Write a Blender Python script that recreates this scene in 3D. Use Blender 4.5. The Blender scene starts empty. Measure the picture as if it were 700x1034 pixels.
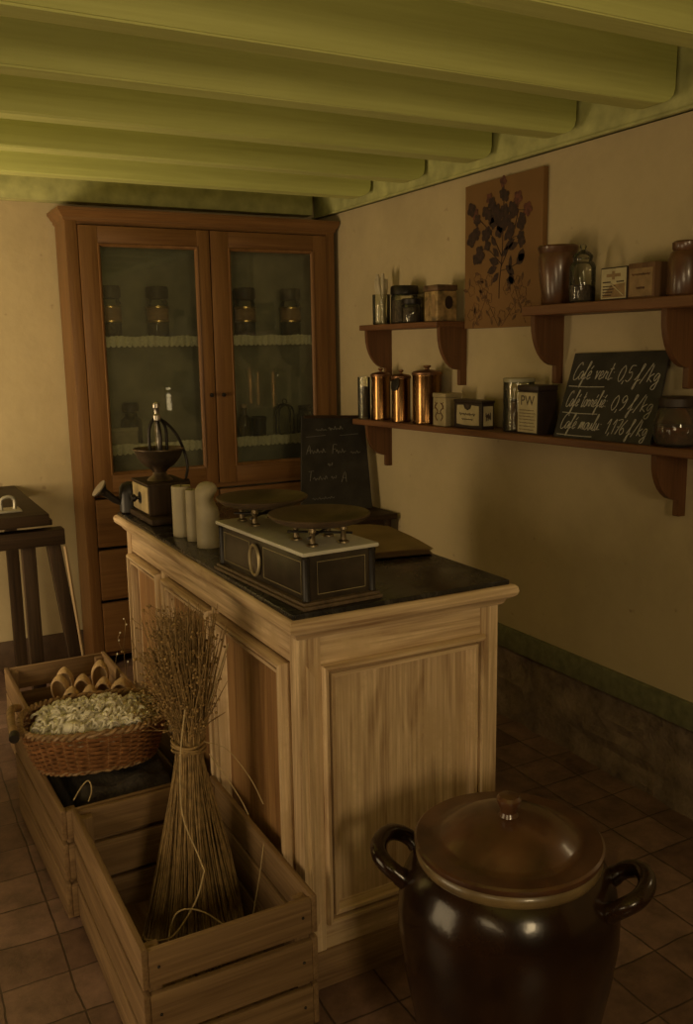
import bpy, bmesh, math, random
from mathutils import Vector, Matrix
random.seed(7)
PI = math.pi
SC = bpy.context.scene
COL = SC.collection

# ------------------------------------------------------------------ materials
_m = {}
def nodes_of(name):
    m = bpy.data.materials.new(name); m.use_nodes = True
    nt = m.node_tree; b = nt.nodes['Principled BSDF']
    return m, nt, b
def N(nt, t, **kw):
    n = nt.nodes.new(t)
    for k, v in kw.items():
        if k in n.inputs: n.inputs[k].default_value = v
        else: setattr(n, k, v)
    return n
def ramp(nt, stops):
    r = N(nt, 'ShaderNodeValToRGB')
    cr = r.color_ramp
    while len(cr.elements) < len(stops): cr.elements.new(.5)
    for e, (p, c) in zip(cr.elements, stops):
        e.position = p; e.color = (c[0], c[1], c[2], 1)
    return r
def plain(name, col, rough=.6, metal=0, noise=.15, scale=30, bump=.0, spec=.5, coat=0):
    if name in _m: return _m[name]
    m, nt, b = nodes_of(name)
    tc = N(nt, 'ShaderNodeTexCoord'); no = N(nt, 'ShaderNodeTexNoise', Scale=scale, Detail=5.0)
    nt.links.new(tc.outputs['Object'], no.inputs['Vector'])
    lo = [c*(1-noise*1.5) for c in col]; hi = [min(1, c*(1+noise)) for c in col]
    r = ramp(nt, [(.3, lo), (.7, hi)])
    nt.links.new(no.outputs['Fac'], r.inputs['Fac']); nt.links.new(r.outputs['Color'], b.inputs['Base Color'])
    b.inputs['Roughness'].default_value = rough; b.inputs['Metallic'].default_value = metal
    b.inputs['Specular IOR Level'].default_value = spec; b.inputs['Coat Weight'].default_value = coat
    b.inputs['Coat Roughness'].default_value = .12
    if bump:
        bp = N(nt, 'ShaderNodeBump', Strength=bump, Distance=.01)
        nt.links.new(no.outputs['Fac'], bp.inputs['Height']); nt.links.new(bp.outputs['Normal'], b.inputs['Normal'])
    _m[name] = m
    return m
def wood(name, dark, light, axis='z', rough=.5, scale=1.0, bump=.25, spec=.4, wear=None):
    if name in _m: return _m[name]
    m, nt, b = nodes_of(name)
    tc = N(nt, 'ShaderNodeTexCoord'); oi = N(nt, 'ShaderNodeObjectInfo')
    add = N(nt, 'ShaderNodeVectorMath', operation='ADD')
    mul = N(nt, 'ShaderNodeVectorMath', operation='SCALE'); mul.inputs[0].default_value = (7.3, 3.1, 5.7)
    nt.links.new(oi.outputs['Random'], mul.inputs['Scale'])
    nt.links.new(tc.outputs['Object'], add.inputs[0]); nt.links.new(mul.outputs[0], add.inputs[1])
    s = [14*scale]*3; s['xyz'.index(axis)] = 1.1*scale
    mp = N(nt, 'ShaderNodeMapping'); mp.inputs['Scale'].default_value = s
    nt.links.new(add.outputs[0], mp.inputs['Vector'])
    n1 = N(nt, 'ShaderNodeTexNoise', Scale=1.6, Detail=6.0, Distortion=1.2)
    nt.links.new(mp.outputs[0], n1.inputs['Vector'])
    s2 = [160*scale]*3; s2['xyz'.index(axis)] = 4*scale
    mp2 = N(nt, 'ShaderNodeMapping'); mp2.inputs['Scale'].default_value = s2
    nt.links.new(add.outputs[0], mp2.inputs['Vector'])
    n2 = N(nt, 'ShaderNodeTexNoise', Scale=1.0, Detail=3.0)
    nt.links.new(mp2.outputs[0], n2.inputs['Vector'])
    mx = N(nt, 'ShaderNodeMath', operation='MULTIPLY_ADD'); mx.inputs[1].default_value = .45
    nt.links.new(n2.outputs['Fac'], mx.inputs[0]); 
    sc = N(nt, 'ShaderNodeMath', operation='MULTIPLY'); sc.inputs[1].default_value = .62
    nt.links.new(n1.outputs['Fac'], sc.inputs[0]); nt.links.new(sc.outputs[0], mx.inputs[2])
    mid = [(a+c)/2 for a, c in zip(dark, light)]
    r = ramp(nt, [(.36, dark), (.52, mid), (.68, light)])
    nt.links.new(mx.outputs[0], r.inputs['Fac'])
    outc = r.outputs['Color']
    if wear:
        n3 = N(nt, 'ShaderNodeTexNoise', Scale=5.0, Detail=8.0, Roughness=.7)
        nt.links.new(add.outputs[0], n3.inputs['Vector'])
        rr = ramp(nt, [(.50, (0, 0, 0)), (.66, (1, 1, 1))])
        nt.links.new(n3.outputs['Fac'], rr.inputs['Fac'])
        mixn = N(nt, 'ShaderNodeMix', data_type='RGBA'); mixn.inputs[7].default_value = (*wear, 1)
        nt.links.new(rr.outputs['Color'], mixn.inputs[0]); nt.links.new(outc, mixn.inputs[6]); outc = mixn.outputs[2]
    nt.links.new(outc, b.inputs['Base Color'])
    b.inputs['Roughness'].default_value = rough; b.inputs['Specular IOR Level'].default_value = spec
    bp = N(nt, 'ShaderNodeBump', Strength=bump, Distance=.004)
    nt.links.new(mx.outputs[0], bp.inputs['Height']); nt.links.new(bp.outputs['Normal'], b.inputs['Normal'])
    _m[name] = m
    return m
def glassy(name, tint=(.9, .95, .9), rough=.02, solid=.06):
    # thin glass: clear sheet with a fresnel reflection
    if name in _m: return _m[name]
    m, nt, b = nodes_of(name)
    out = nt.nodes['Material Output']
    tr = N(nt, 'ShaderNodeBsdfTransparent'); tr.inputs['Color'].default_value = (*tint, 1)
    gl = N(nt, 'ShaderNodeBsdfGlossy', Roughness=rough)
    fr = N(nt, 'ShaderNodeFresnel', IOR=1.5)
    mx = N(nt, 'ShaderNodeMixShader'); nt.links.new(fr.outputs[0], mx.inputs[0])
    nt.links.new(tr.outputs[0], mx.inputs[1]); nt.links.new(gl.outputs[0], mx.inputs[2])
    df = N(nt, 'ShaderNodeBsdfDiffuse'); df.inputs['Color'].default_value = (.55, .55, .42, 1)
    no = N(nt, 'ShaderNodeTexNoise', Scale=6.0, Detail=6.0)
    tc = N(nt, 'ShaderNodeTexCoord'); nt.links.new(tc.outputs['Object'], no.inputs['Vector'])
    ml = N(nt, 'ShaderNodeMath', operation='MULTIPLY'); ml.inputs[1].default_value = solid*2
    nt.links.new(no.outputs['Fac'], ml.inputs[0])
    m2 = N(nt, 'ShaderNodeMixShader'); nt.links.new(ml.outputs[0], m2.inputs[0])
    nt.links.new(mx.outputs[0], m2.inputs[1]); nt.links.new(df.outputs[0], m2.inputs[2])
    nt.links.new(m2.outputs[0], out.inputs['Surface'])
    _m[name] = m
    return m

def mat_floor():
    m, nt, b = nodes_of('terracotta_tiles')
    tc = N(nt, 'ShaderNodeTexCoord')
    mp = N(nt, 'ShaderNodeMapping'); mp.inputs['Location'].default_value = (.44, -.575+.165*4, 0)
    nt.links.new(tc.outputs['Object'], mp.inputs['Vector'])
    nz = N(nt, 'ShaderNodeTexNoise', Scale=5.0, Detail=4.0)
    nt.links.new(tc.outputs['Object'], nz.inputs['Vector'])
    wob = N(nt, 'ShaderNodeVectorMath', operation='SCALE'); wob.inputs['Scale'].default_value = .022
    nt.links.new(nz.outputs['Color'], wob.inputs[0])
    ad = N(nt, 'ShaderNodeVectorMath', operation='ADD'); nt.links.new(mp.outputs[0], ad.inputs[0]); nt.links.new(wob.outputs[0], ad.inputs[1])
    br = N(nt, 'ShaderNodeTexBrick', offset=0.0, squash=1.0)
    br.inputs['Scale'].default_value = 1.0; br.inputs['Brick Width'].default_value = .165; br.inputs['Row Height'].default_value = .165
    br.inputs['Mortar Size'].default_value = .003; br.inputs['Mortar Smooth'].default_value = .4
    br.inputs['Color1'].default_value = (.16, .092, .066, 1); br.inputs['Color2'].default_value = (.27, .165, .122, 1); br.inputs['Mortar'].default_value = (.07, .042, .028, 1)
    nt.links.new(ad.outputs[0], br.inputs['Vector'])
    n2 = N(nt, 'ShaderNodeTexNoise', Scale=11.0, Detail=8.0, Roughness=.7)
    nt.links.new(tc.outputs['Object'], n2.inputs['Vector'])
    r = ramp(nt, [(.3, (.45, .45, .45)), (.7, (1.2, 1.2, 1.2))]); nt.links.new(n2.outputs['Fac'], r.inputs['Fac'])
    mx = N(nt, 'ShaderNodeMix', data_type='RGBA', blend_type='MULTIPLY'); mx.inputs[0].default_value = 1
    nt.links.new(br.outputs['Color'], mx.inputs[6]); nt.links.new(r.outputs['Color'], mx.inputs[7])
    nt.links.new(mx.outputs[2], b.inputs['Base Color'])
    b.inputs['Roughness'].default_value = .34
    inv = N(nt, 'ShaderNodeMath', operation='MULTIPLY_ADD'); inv.inputs[1].default_value = -1.0
    nt.links.new(br.outputs['Fac'], inv.inputs[0]); nt.links.new(n2.outputs['Fac'], inv.inputs[2])
    bp = N(nt, 'ShaderNodeBump', Strength=.5, Distance=.006)
    nt.links.new(inv.outputs[0], bp.inputs['Height']); nt.links.new(bp.outputs['Normal'], b.inputs['Normal'])
    return m
def mat_plaster(name, col, stain=(.5, .4, .26), bump=.35):
    m, nt, b = nodes_of(name)
    tc = N(nt, 'ShaderNodeTexCoord')
    n1 = N(nt, 'ShaderNodeTexNoise', Scale=2.2, Detail=9.0, Roughness=.65); nt.links.new(tc.outputs['Object'], n1.inputs['Vector'])
    r = ramp(nt, [(.35, [c*.86 for c in col]), (.6, col)]); nt.links.new(n1.outputs['Fac'], r.inputs['Fac'])
    n3 = N(nt, 'ShaderNodeTexNoise', Scale=17.0, Detail=2.0); nt.links.new(tc.outputs['Object'], n3.inputs['Vector'])
    r3 = ramp(nt, [(.72, (0, 0, 0)), (.78, (1, 1, 1))]); nt.links.new(n3.outputs['Fac'], r3.inputs['Fac'])
    mx = N(nt, 'ShaderNodeMix', data_type='RGBA'); nt.links.new(r3.outputs['Color'], mx.inputs[0])
    nt.links.new(r.outputs['Color'], mx.inputs[6]); mx.inputs[7].default_value = (*stain, 1)
    nt.links.new(mx.outputs[2], b.inputs['Base Color']); b.inputs['Roughness'].default_value = .85
    n2 = N(nt, 'ShaderNodeTexNoise', Scale=9.0, Detail=8.0); nt.links.new(tc.outputs['Object'], n2.inputs['Vector'])
    bp = N(nt, 'ShaderNodeBump', Strength=bump, Distance=.015)
    nt.links.new(n2.outputs['Fac'], bp.inputs['Height']); nt.links.new(bp.outputs['Normal'], b.inputs['Normal'])
    return m
def mat_stone():
    m, nt, b = nodes_of('rough_stone_footing')
    tc = N(nt, 'ShaderNodeTexCoord')
    v = N(nt, 'ShaderNodeTexVoronoi', Scale=7.0); nt.links.new(tc.outputs['Object'], v.inputs['Vector'])
    n = N(nt, 'ShaderNodeTexNoise', Scale=9.0, Detail=9.0, Roughness=.7); nt.links.new(tc.outputs['Object'], n.inputs['Vector'])
    r = ramp(nt, [(.3, (.10, .07, .045)), (.7, (.30, .22, .15))]); nt.links.new(n.outputs['Fac'], r.inputs['Fac'])
    nt.links.new(r.outputs['Color'], b.inputs['Base Color']); b.inputs['Roughness'].default_value = .9
    ad = N(nt, 'ShaderNodeMath', operation='ADD'); nt.links.new(v.outputs['Distance'], ad.inputs[0]); nt.links.new(n.outputs['Fac'], ad.inputs[1])
    bp = N(nt, 'ShaderNodeBump', Strength=.8, Distance=.03)
    nt.links.new(ad.outputs[0], bp.inputs['Height']); nt.links.new(bp.outputs['Normal'], b.inputs['Normal'])
    return m
def mat_marble():
    m, nt, b = nodes_of('black_marble')
    tc = N(nt, 'ShaderNodeTexCoord')
    n = N(nt, 'ShaderNodeTexNoise', Scale=7.0, Detail=10.0, Roughness=.7, Distortion=1.5); nt.links.new(tc.outputs['Object'], n.inputs['Vector'])
    r = ramp(nt, [(.45, (.014, .012, .011)), (.60, (.03, .026, .022)), (.68, (.09, .078, .06))]); nt.links.new(n.outputs['Fac'], r.inputs['Fac'])
    nt.links.new(r.outputs['Color'], b.inputs['Base Color']); 
    r2 = ramp(nt, [(.3, (.13,)*3), (.7, (.36,)*3)]); nt.links.new(n.outputs['Fac'], r2.inputs['Fac'])
    nt.links.new(r2.outputs['Color'], b.inputs['Roughness'])
    return m
def mat_glaze():
    m, nt, b = nodes_of('dark_brown_glaze')
    tc = N(nt, 'ShaderNodeTexCoord')
    n = N(nt, 'ShaderNodeTexNoise', Scale=6.0, Detail=8.0, Roughness=.65); nt.links.new(tc.outputs['Object'], n.inputs['Vector'])
    r = ramp(nt, [(.35, (.010, .0045, .003)), (.7, (.030, .013, .006))]); nt.links.new(n.outputs['Fac'], r.inputs['Fac'])
    nt.links.new(r.outputs['Color'], b.inputs['Base Color'])
    b.inputs['Roughness'].default_value = .22; b.inputs['Specular IOR Level'].default_value = .3; b.inputs['Coat Weight'].default_value = .25; b.inputs['Coat Roughness'].default_value = .1
    bp = N(nt, 'ShaderNodeBump', Strength=.25, Distance=.006)
    nt.links.new(n.outputs['Fac'], bp.inputs['Height']); nt.links.new(bp.outputs['Normal'], b.inputs['Normal'])
    nt.links.new(bp.outputs['Normal'], b.inputs['Coat Normal'])
    return m

GREEN = wood('green_painted_wood', (.52, .535, .18), (.62, .64, .235), 'x', .6, .7, .3, .3)
GREEND = plain('green_painted_board', (.46, .455, .19), .65, noise=.18, scale=14, bump=.3)
PINE = dict(dark=(.27, .155, .075), light=(.76, .575, .36))
PZ = wood('stripped_pine_z', PINE['dark'], PINE['light'], 'z', .55, 1, .3, .35, wear=(.52, .37, .21))
PX = wood('stripped_pine_x', PINE['dark'], PINE['light'], 'x', .55, 1, .3, .35, wear=(.55, .40, .23))
PY = wood('stripped_pine_y', PINE['dark'], PINE['light'], 'y', .55, 1, .3, .35, wear=(.52, .37, .21))
CZ = wood('honey_wood_z', (.125, .056, .018), (.205, .101, .035), 'z', .42, 1, .15)
CX = wood('honey_wood_x', (.125, .056, .018), (.205, .101, .035), 'x', .42, 1, .15)
CRY = wood('crate_board_y', (.142, .080, .035), (.285, .178, .087), 'y', .7, 1, .5)
CRX = wood('crate_board_x', (.142, .080, .035), (.285, .178, .087), 'x', .7, 1, .5)
CRZ = wood('crate_board_z', (.142, .080, .035), (.285, .178, .087), 'z', .7, 1, .5)
SHY = wood('shelf_wood_y', (.11, .045, .018), (.19, .085, .034), 'y', .5, 1, .2)
SHZ = wood('shelf_wood_z', (.085, .034, .013), (.15, .066, .026), 'z', .5, 1, .2)
DKX = wood('dark_oak_x', (.024, .015, .009), (.06, .036, .02), 'x', .55, 1, .25, .15)
DKZ = wood('dark_oak_z', (.024, .015, .009), (.06, .036, .02), 'z', .55, 1, .25, .15)
DKY = wood('dark_oak_y', (.024, .015, .009), (.06, .036, .02), 'y', .55, 1, .25, .15)
MARBLE = mat_marble(); GLAZE = mat_glaze()
LACQ = plain('black_lacquer', (.035, .026, .018), .3, 0, .25, 25, spec=.5)
WHITEM = plain('pale_marble', (.56, .53, .44), .35, 0, .12, 9)
IRON = plain('dark_iron', (.035, .03, .027), .4, .7, .3, 20)
BLACKTIN = plain('black_tin', (.018, .014, .012), .45, .2, .3, 20)
BRASS = plain('brass', (.55, .38, .15), .3, 1, .15, 25)
PEWTER = plain('worn_pan_metal', (.13, .088, .055), .5, .55, .3, 12)
COPPER = plain('copper', (.25, .135, .052), .24, 1, .2, 12)
GOLDL = plain('gold_line', (.34, .28, .15), .5, .3, .1, 40)
CREAM = plain('cream_wax', (.42, .355, .235), .55, 0, .08, 14, bump=.15)
PAPER = plain('cream_paper', (.62, .53, .36), .7, 0, .12, 30)
KRAFT = plain('kraft_paper', (.52, .36, .19), .75, 0, .12, 10)
INK = plain('dark_ink', (.07, .045, .03), .7)
CHALK = plain('chalk', (.44, .41, .34), .9, 0, .2, 200)
SLATE = plain('slate_black', (.030, .026, .022), .65, 0, .35, 12)
WOOLM = plain('raw_wool', (.88, .83, .68), .95, 0, .14, 40, bump=.3)
STRAW = plain('straw_stalk', (.29, .185, .072), .7, 0, .3, 60)
STRAWL = plain('pale_straw', (.46, .34, .175), .65, 0, .15, 60)
SEED = plain('seed_head', (.31, .195, .075), .8, 0, .3, 90)
WICKER = plain('wicker', (.25, .11, .042), .5, 0, .35, 55)
WICKERP = plain('wicker_pale', (.33, .20, .095), .5, 0, .25, 55)
CLOGM = wood('pale_clog_wood', (.40, .26, .13), (.58, .41, .23), 'z', .5, 1.5, .15)
POTLID = plain('brown_lid_glaze', (.085, .036, .016), .3, 0, .4, 9, bump=.12, coat=.5)
RIMG = plain('olive_rim_glaze', (.16, .11, .05), .35, 0, .25, 14, coat=.3)
REDPOT = plain('red_brown_pottery', (.11, .05, .024), .32, 0, .3, 14, bump=.1, coat=.3)
GLASS = glassy('jar_glass', (.95, .95, .88), .03, .025)
PANE = glassy('cabinet_pane', (.93, .95, .9), .02, .045)
LACE = plain('cream_lace', (.86, .80, .58), .9, 0, .12, 120, bump=.3)
CABBACK = plain('grey_green_boards', (.30, .28, .19), .8, 0, .2, 8)
DKFILL = plain('dark_beans', (.06, .035, .02), .6, 0, .4, 90, bump=.6)
SACK = plain('dark_sacking', (.05, .04, .03), .9, 0, .3, 60, bump=.5)
LABELC = plain('label_cream', (.46, .39, .23), .6, 0, .12, 30)
LABELT = plain('label_tan', (.27, .17, .075), .6, 0, .2, 30)
TINDARK = plain('dark_tin_paint', (.028, .016, .011), .5, .1, .2, 20)
TINCREAM = plain('cream_tin_paint', (.36, .29, .16), .45, .1, .15, 20)
CANVAS = plain('tan_canvas', (.19, .097, .03), .8, 0, .08, 5)
ARTDARK = plain('art_dark_brown', (.035, .015, .01), .8, 0, .4, 60)
ARTMID = plain('art_mid_brown', (.11, .052, .02), .8, 0, .3, 60)
ARTRED = plain('art_red_brown', (.11, .036, .02), .8, 0, .35, 60)

# ------------------------------------------------------------------ mesh builder
class M:
    def __init__(s): s.bm = bmesh.new()
    def box(s, x0, x1, y0, y1, z0, z1, bev=0, mat=None):
        r = bmesh.ops.create_cube(s.bm, size=1)
        vs = r['verts']
        for v in vs:
            v.co = Vector((x0+(v.co.x+.5)*(x1-x0), y0+(v.co.y+.5)*(y1-y0), z0+(v.co.z+.5)*(z1-z0)))
        if bev:
            es = list({e for v in vs for e in v.link_edges})
            g = bmesh.ops.bevel(s.bm, geom=es, offset=bev, segments=2, affect='EDGES', profile=.6)
            vs = list({v for f in g['faces'] for v in f.verts} | {v for v in vs if v.is_valid})
        if mat is not None:
            bmesh.ops.transform(s.bm, matrix=mat, verts=[v for v in vs if v.is_valid])
        return s
    def tube(s, pts, r, n=8, closed=False, cap=True, flat=None):
        pts = [Vector(p) for p in pts]; k = len(pts)
        rs = r if isinstance(r, (list, tuple)) else [r]*k
        rings = []; nrm = None
        for i, p in enumerate(pts):
            a = pts[(i-1) % k] if (i > 0 or closed) else p
            b = pts[(i+1) % k] if (i < k-1 or closed) else p
            t = (b-a)
            t = t.normalized() if t.length > 1e-9 else Vector((0, 0, 1))
            if nrm is None:
                nrm = t.orthogonal().normalized()
            nrm = (nrm - t*nrm.dot(t))
            nrm = nrm.normalized() if nrm.length > 1e-6 else t.orthogonal().normalized()
            bn = t.cross(nrm)
            rings.append([s.bm.verts.new(p+(nrm*math.cos(2*PI*j/n)+bn*math.sin(2*PI*j/n))*rs[i]) for j in range(n)])
        for i in range(k if closed else k-1):
            A, B = rings[i], rings[(i+1) % k]
            for j in range(n):
                s.bm.faces.new((A[j], A[(j+1) % n], B[(j+1) % n], B[j]))
        if cap and not closed and n > 2:
            s.bm.faces.new(rings[0][::-1]); s.bm.faces.new(rings[-1])
        return s
    def lathe(s, prof, n=36, at=(0, 0, 0), mat=None, sx=1, sy=1):
        at = Vector(at); rings = []; newv = []
        for (r, z) in prof:
            if r < 1e-6:
                v = s.bm.verts.new(at+Vector((0, 0, z))); rings.append([v]); newv.append(v)
            else:
                rg = [s.bm.verts.new(at+Vector((r*sx*math.cos(2*PI*j/n), r*sy*math.sin(2*PI*j/n), z))) for j in range(n)]
                rings.append(rg); newv += rg
        for A, B in zip(rings, rings[1:]):
            for j in range(n):
                j2 = (j+1) % n
                if len(A) == 1 and len(B) == 1: break
                if len(A) == 1: s.bm.faces.new((A[0], B[j2], B[j]))
                elif len(B) == 1: s.bm.faces.new((A[j], A[j2], B[0]))
                else: s.bm.faces.new((A[j], A[j2], B[j2], B[j]))
        if mat is not None: bmesh.ops.transform(s.bm, matrix=mat, verts=newv)
        return s
    def prism(s, poly, plane, a, b, mat=None):
        def P(u, v, w):
            return {'xz': (u, w, v), 'yz': (w, u, v), 'xy': (u, v, w)}[plane]
        A = [s.bm.verts.new(P(u, v, a)) for u, v in poly]; B = [s.bm.verts.new(P(u, v, b)) for u, v in poly]
        n = len(poly)
        s.bm.faces.new(A[::-1]); s.bm.faces.new(B)
        for i in range(n): s.bm.faces.new((A[i], A[(i+1) % n], B[(i+1) % n], B[i]))
        if mat is not None: bmesh.ops.transform(s.bm, matrix=mat, verts=A+B)
        return s
    def ball(s, c, r, u=12, v=8, mat=None):
        rr = r if isinstance(r, (list, tuple)) else (r, r, r)
        g = bmesh.ops.create_uvsphere(s.bm, u_segments=u, v_segments=v, radius=1)
        for q in g['verts']: q.co = Vector((c[0]+q.co.x*rr[0], c[1]+q.co.y*rr[1], c[2]+q.co.z*rr[2]))
        if mat is not None: bmesh.ops.transform(s.bm, matrix=mat, verts=g['verts'])
        return s
    def ico(s, c, r, sub=1):
        g = bmesh.ops.create_icosphere(s.bm, subdivisions=sub, radius=1)
        rr = r if isinstance(r, (list, tuple)) else (r, r, r)
        for q in g['verts']: q.co = Vector((c[0]+q.co.x*rr[0], c[1]+q.co.y*rr[1], c[2]+q.co.z*rr[2]))
        return g['verts']
    def frame(s, plane, u0, u1, v0, v1, prof, side=None):
        """mitred moulding round a rectangle; prof = [(inset, height)...]; plane 'y-' faces -y at w, 'x-' faces -x"""
        rings = []
        for (ins, h) in prof:
            a, b, c, d = u0+ins, u1-ins, v0+ins, v1-ins
            rings.append([s.bm.verts.new(plane(u, v, h)) for u, v in ((a, c), (b, c), (b, d), (a, d))])
        for A, B in zip(rings, rings[1:]):
            for j in (range(4) if side is None else (side,)): s.bm.faces.new((A[j], A[(j+1) % 4], B[(j+1) % 4], B[j]))
        if side is not None: bmesh.ops.delete(s.bm, geom=[v for v in s.bm.verts if not v.link_faces], context='VERTS')
        return s
def mitred(name, plane, q, prof, mh, mv, parent):
    for side in range(4): link(name, M().frame(plane, *q, prof, side), mh if side in (0, 2) else mv, parent)
def link(name, b, mat, parent=None, world=True, smooth=.6, kind=None, label=None):
    bm = b.bm if isinstance(b, M) else b
    bmesh.ops.recalc_face_normals(bm, faces=bm.faces[:])
    me = bpy.data.meshes.new(name)
    if parent is not None and world:
        bmesh.ops.transform(bm, matrix=root_matrix(parent).inverted(), verts=bm.verts[:])
    bm.to_mesh(me); bm.free()
    me.materials.append(mat)
    for p in me.polygons: p.use_smooth = True
    try: me.set_sharp_from_angle(angle=smooth)
    except Exception: pass
    o = bpy.data.objects.new(name, me); COL.objects.link(o)
    if parent is not None: o.parent = parent
    if kind: o['kind'] = kind
    if label: o['label'] = label
    return o
def root_matrix(o):
    m = Matrix.LocRotScale(o.location, o.rotation_euler, o.scale)
    return root_matrix(o.parent) @ m if o.parent else m
def tag(o, label, cat, group=None):
    o['label'] = label; o['category'] = cat
    if group: o['group'] = group
    return o
def thing(name, label, cat, loc, rz=0, group=None):
    o = bpy.data.objects.new(name, None); COL.objects.link(o)
    o.location = loc; o.rotation_euler = (0, 0, rz); o.empty_display_size = .05
    return tag(o, label, cat, group)
def struct(name, b, mat, smooth=.6, label=None):
    return link(name, b, mat, smooth=smooth, kind='structure', label=label)
def copy_tree(o, parent=None):
    c = o.copy(); COL.objects.link(c)
    if parent is not None: c.parent = parent
    for ch in list(o.children): copy_tree(ch, c)
    return c
def cr(pts, n=6):
    """catmull-rom through pts"""
    P = [Vector(p) for p in pts]; out = []
    for i in range(len(P)-1):
        a = P[i-1] if i else P[i]*2-P[i+1]; b, c = P[i], P[i+1]
        d = P[i+2] if i+2 < len(P) else P[i+1]*2-P[i]
        for k in range(n):
            t = k/n
            out.append(.5*((2*b)+(c-a)*t+(2*a-5*b+4*c-d)*t*t+(3*b-a-3*c+d)*t**3))
    out.append(P[-1]); return out
FY = lambda w: (lambda u, v, h: (u, w-h, v))       # faces -y
FX = lambda w: (lambda u, v, h: (w-h, u, v))       # faces -x

# ------------------------------------------------------------------ the room
XL, XR, YF, YB, ZC = -1.48, 1.48, -3.4, 2.80, 2.40
struct('floor', M().box(XL, XR, YF, YB, -.05, 0), mat_floor())
cb = M()
y = YF
while y < YB-.01:
    cb.box(XL, XR, y+.002, min(y+.158, YB), ZC, ZC+.03, .003); y += .16
struct('ceiling', cb, GREEN)
PL = mat_plaster('cream_plaster', (.48, .385, .225), (.33, .25, .145))
PLD = mat_plaster('brown_low_bounce_wall', (.09, .062, .04), (.06, .04, .025))  # dark colour on the unseen walls keeps bounced light down
def wall_y(name, y0, y1, x0, x1, z0, z1, hole=None):
    b = M()
    if hole:
        a, c, lo, hi = hole
        b.box(x0, a, y0, y1, z0, z1); b.box(c, x1, y0, y1, z0, z1); b.box(a, c, y0, y1, z0, lo); b.box(a, c, y0, y1, hi, z1)
    else: b.box(x0, x1, y0, y1, z0, z1)
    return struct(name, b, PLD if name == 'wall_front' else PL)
def wall_x(name, x0, x1, y0, y1, z0, z1, hole=None):
    b = M()
    if hole:
        a, c, lo, hi = hole
        b.box(x0, x1, y0, a, z0, z1); b.box(x0, x1, c, y1, z0, z1); b.box(x0, x1, a, c, z0, lo); b.box(x0, x1, a, c, hi, z1)
    else: b.box(x0, x1, y0, y1, z0, z1)
    return struct(name, b, PL)
WA = (1.28, 2.12, .50, 1.50)      # window in the left wall (y0,y1,z0,z1)
WB = (-.78, -.20, 1.38, 2.08)       # high window in the wall behind the camera (x0,x1,z0,z1)
WD = (-2.15, -1.15, .80, 1.90)    # near window in the left wall (y0,y1,z0,z1)
WE = (-.45, .45, .22, 1.12)         # unseen low opening added in the left wall for fill light
wall_y('wall_back', YB, YB+.12, XL-.12, XR+.12, 0, ZC)
wall_y('wall_front', YF-.2, YF, XL-.12, XR+.12, 0, ZC, WB)
b = M()
ys_ = (YF, WD[0], WD[1], WE[0], WE[1], WA[0], WA[1], YB)
for k in (0, 2, 4, 6): b.box(XL-.2, XL, ys_[k], ys_[k+1], 0, ZC)
for q in (WA, WD, WE): b.box(XL-.2, XL, q[0], q[1], 0, q[2]); b.box(XL-.2, XL, q[0], q[1], q[3], ZC)
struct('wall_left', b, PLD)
WC = (-.68, -.42, .98, 1.26)
b = M()
a, c, lo, hi = WC
b.box(XR, XR+.12, YF, a, .30, ZC); b.box(XR, XR+.12, c, YB, .30, ZC); b.box(XR, XR+.12, a, c, .30, lo); b.box(XR, XR+.12, a, c, hi, ZC)
struct('wall_right', b, PL)
# rough footing of the right wall
b = M()
bmesh.ops.create_grid(b.bm, x_segments=70, y_segments=8, size=.5)
for v in b.bm.verts:
    yy = YF+(v.co.x+.5)*(YB-YF); zz = (v.co.y+.5)*.31
    v.co = Vector((XR-.012*(zz < .3)+random.uniform(-.012, .012)+.03*(zz/.31), yy, zz))
b.box(XR+.04, XR+.12, YF, YB, 0, .30)
struct('wall_right_footing', b, mat_stone(), .4)
struct('baseboard_right', M().box(XR-.014, XR+.01, YF, YB, .295, .385, .004), plain('dark_green_paint', (.16, .16, .085), .55, noise=.2))
struct('baseboard_back', M().box(XL, XR, YB-.015, YB, 0, .14, .004), plain('dark_brown_paint', (.10, .06, .035), .6))
# plates the beams run into
struct('trim_1', M().box(XR-.022, XR, YF, YB, 2.193, ZC, .004).box(XR-.034, XR, YF, YB, 2.193, 2.203, .003), GREEND)
struct('trim_2', M().box(XL, XR-.07, YB-.09, YB, 2.20, ZC, .006), GREEND)
def beam(yb, zb=2.214, wd=.086, loc=0):
    xe = XR-.032
    poly = [(XL, ZC), (XL, zb), (xe-.075, zb), (xe-.05, zb+.003), (xe-.028, zb+.012), (xe-.012, zb+.028), (xe-.006, zb+.05), (xe-.004, ZC)]
    bm_ = M().prism(poly, 'xz', yb-wd, yb)
    es = [e for e in bm_.bm.edges if abs(e.verts[0].co.z-zb) < 1e-4 and abs(e.verts[1].co.z-zb) < 1e-4 and abs(e.verts[0].co.y-e.verts[1].co.y) < 1e-5]
    bmesh.ops.bevel(bm_.bm, geom=es, offset=.008, segments=2, affect='EDGES')
    o = struct('ceiling_beam', bm_, GREEN, .5)
    return o
for i, yb in enumerate((-2.98, -2.50, -2.02, -1.54, -1.06, -.56, -.06, .42, .845, 1.31, 1.776, 2.24)):
    beam(yb)
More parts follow.
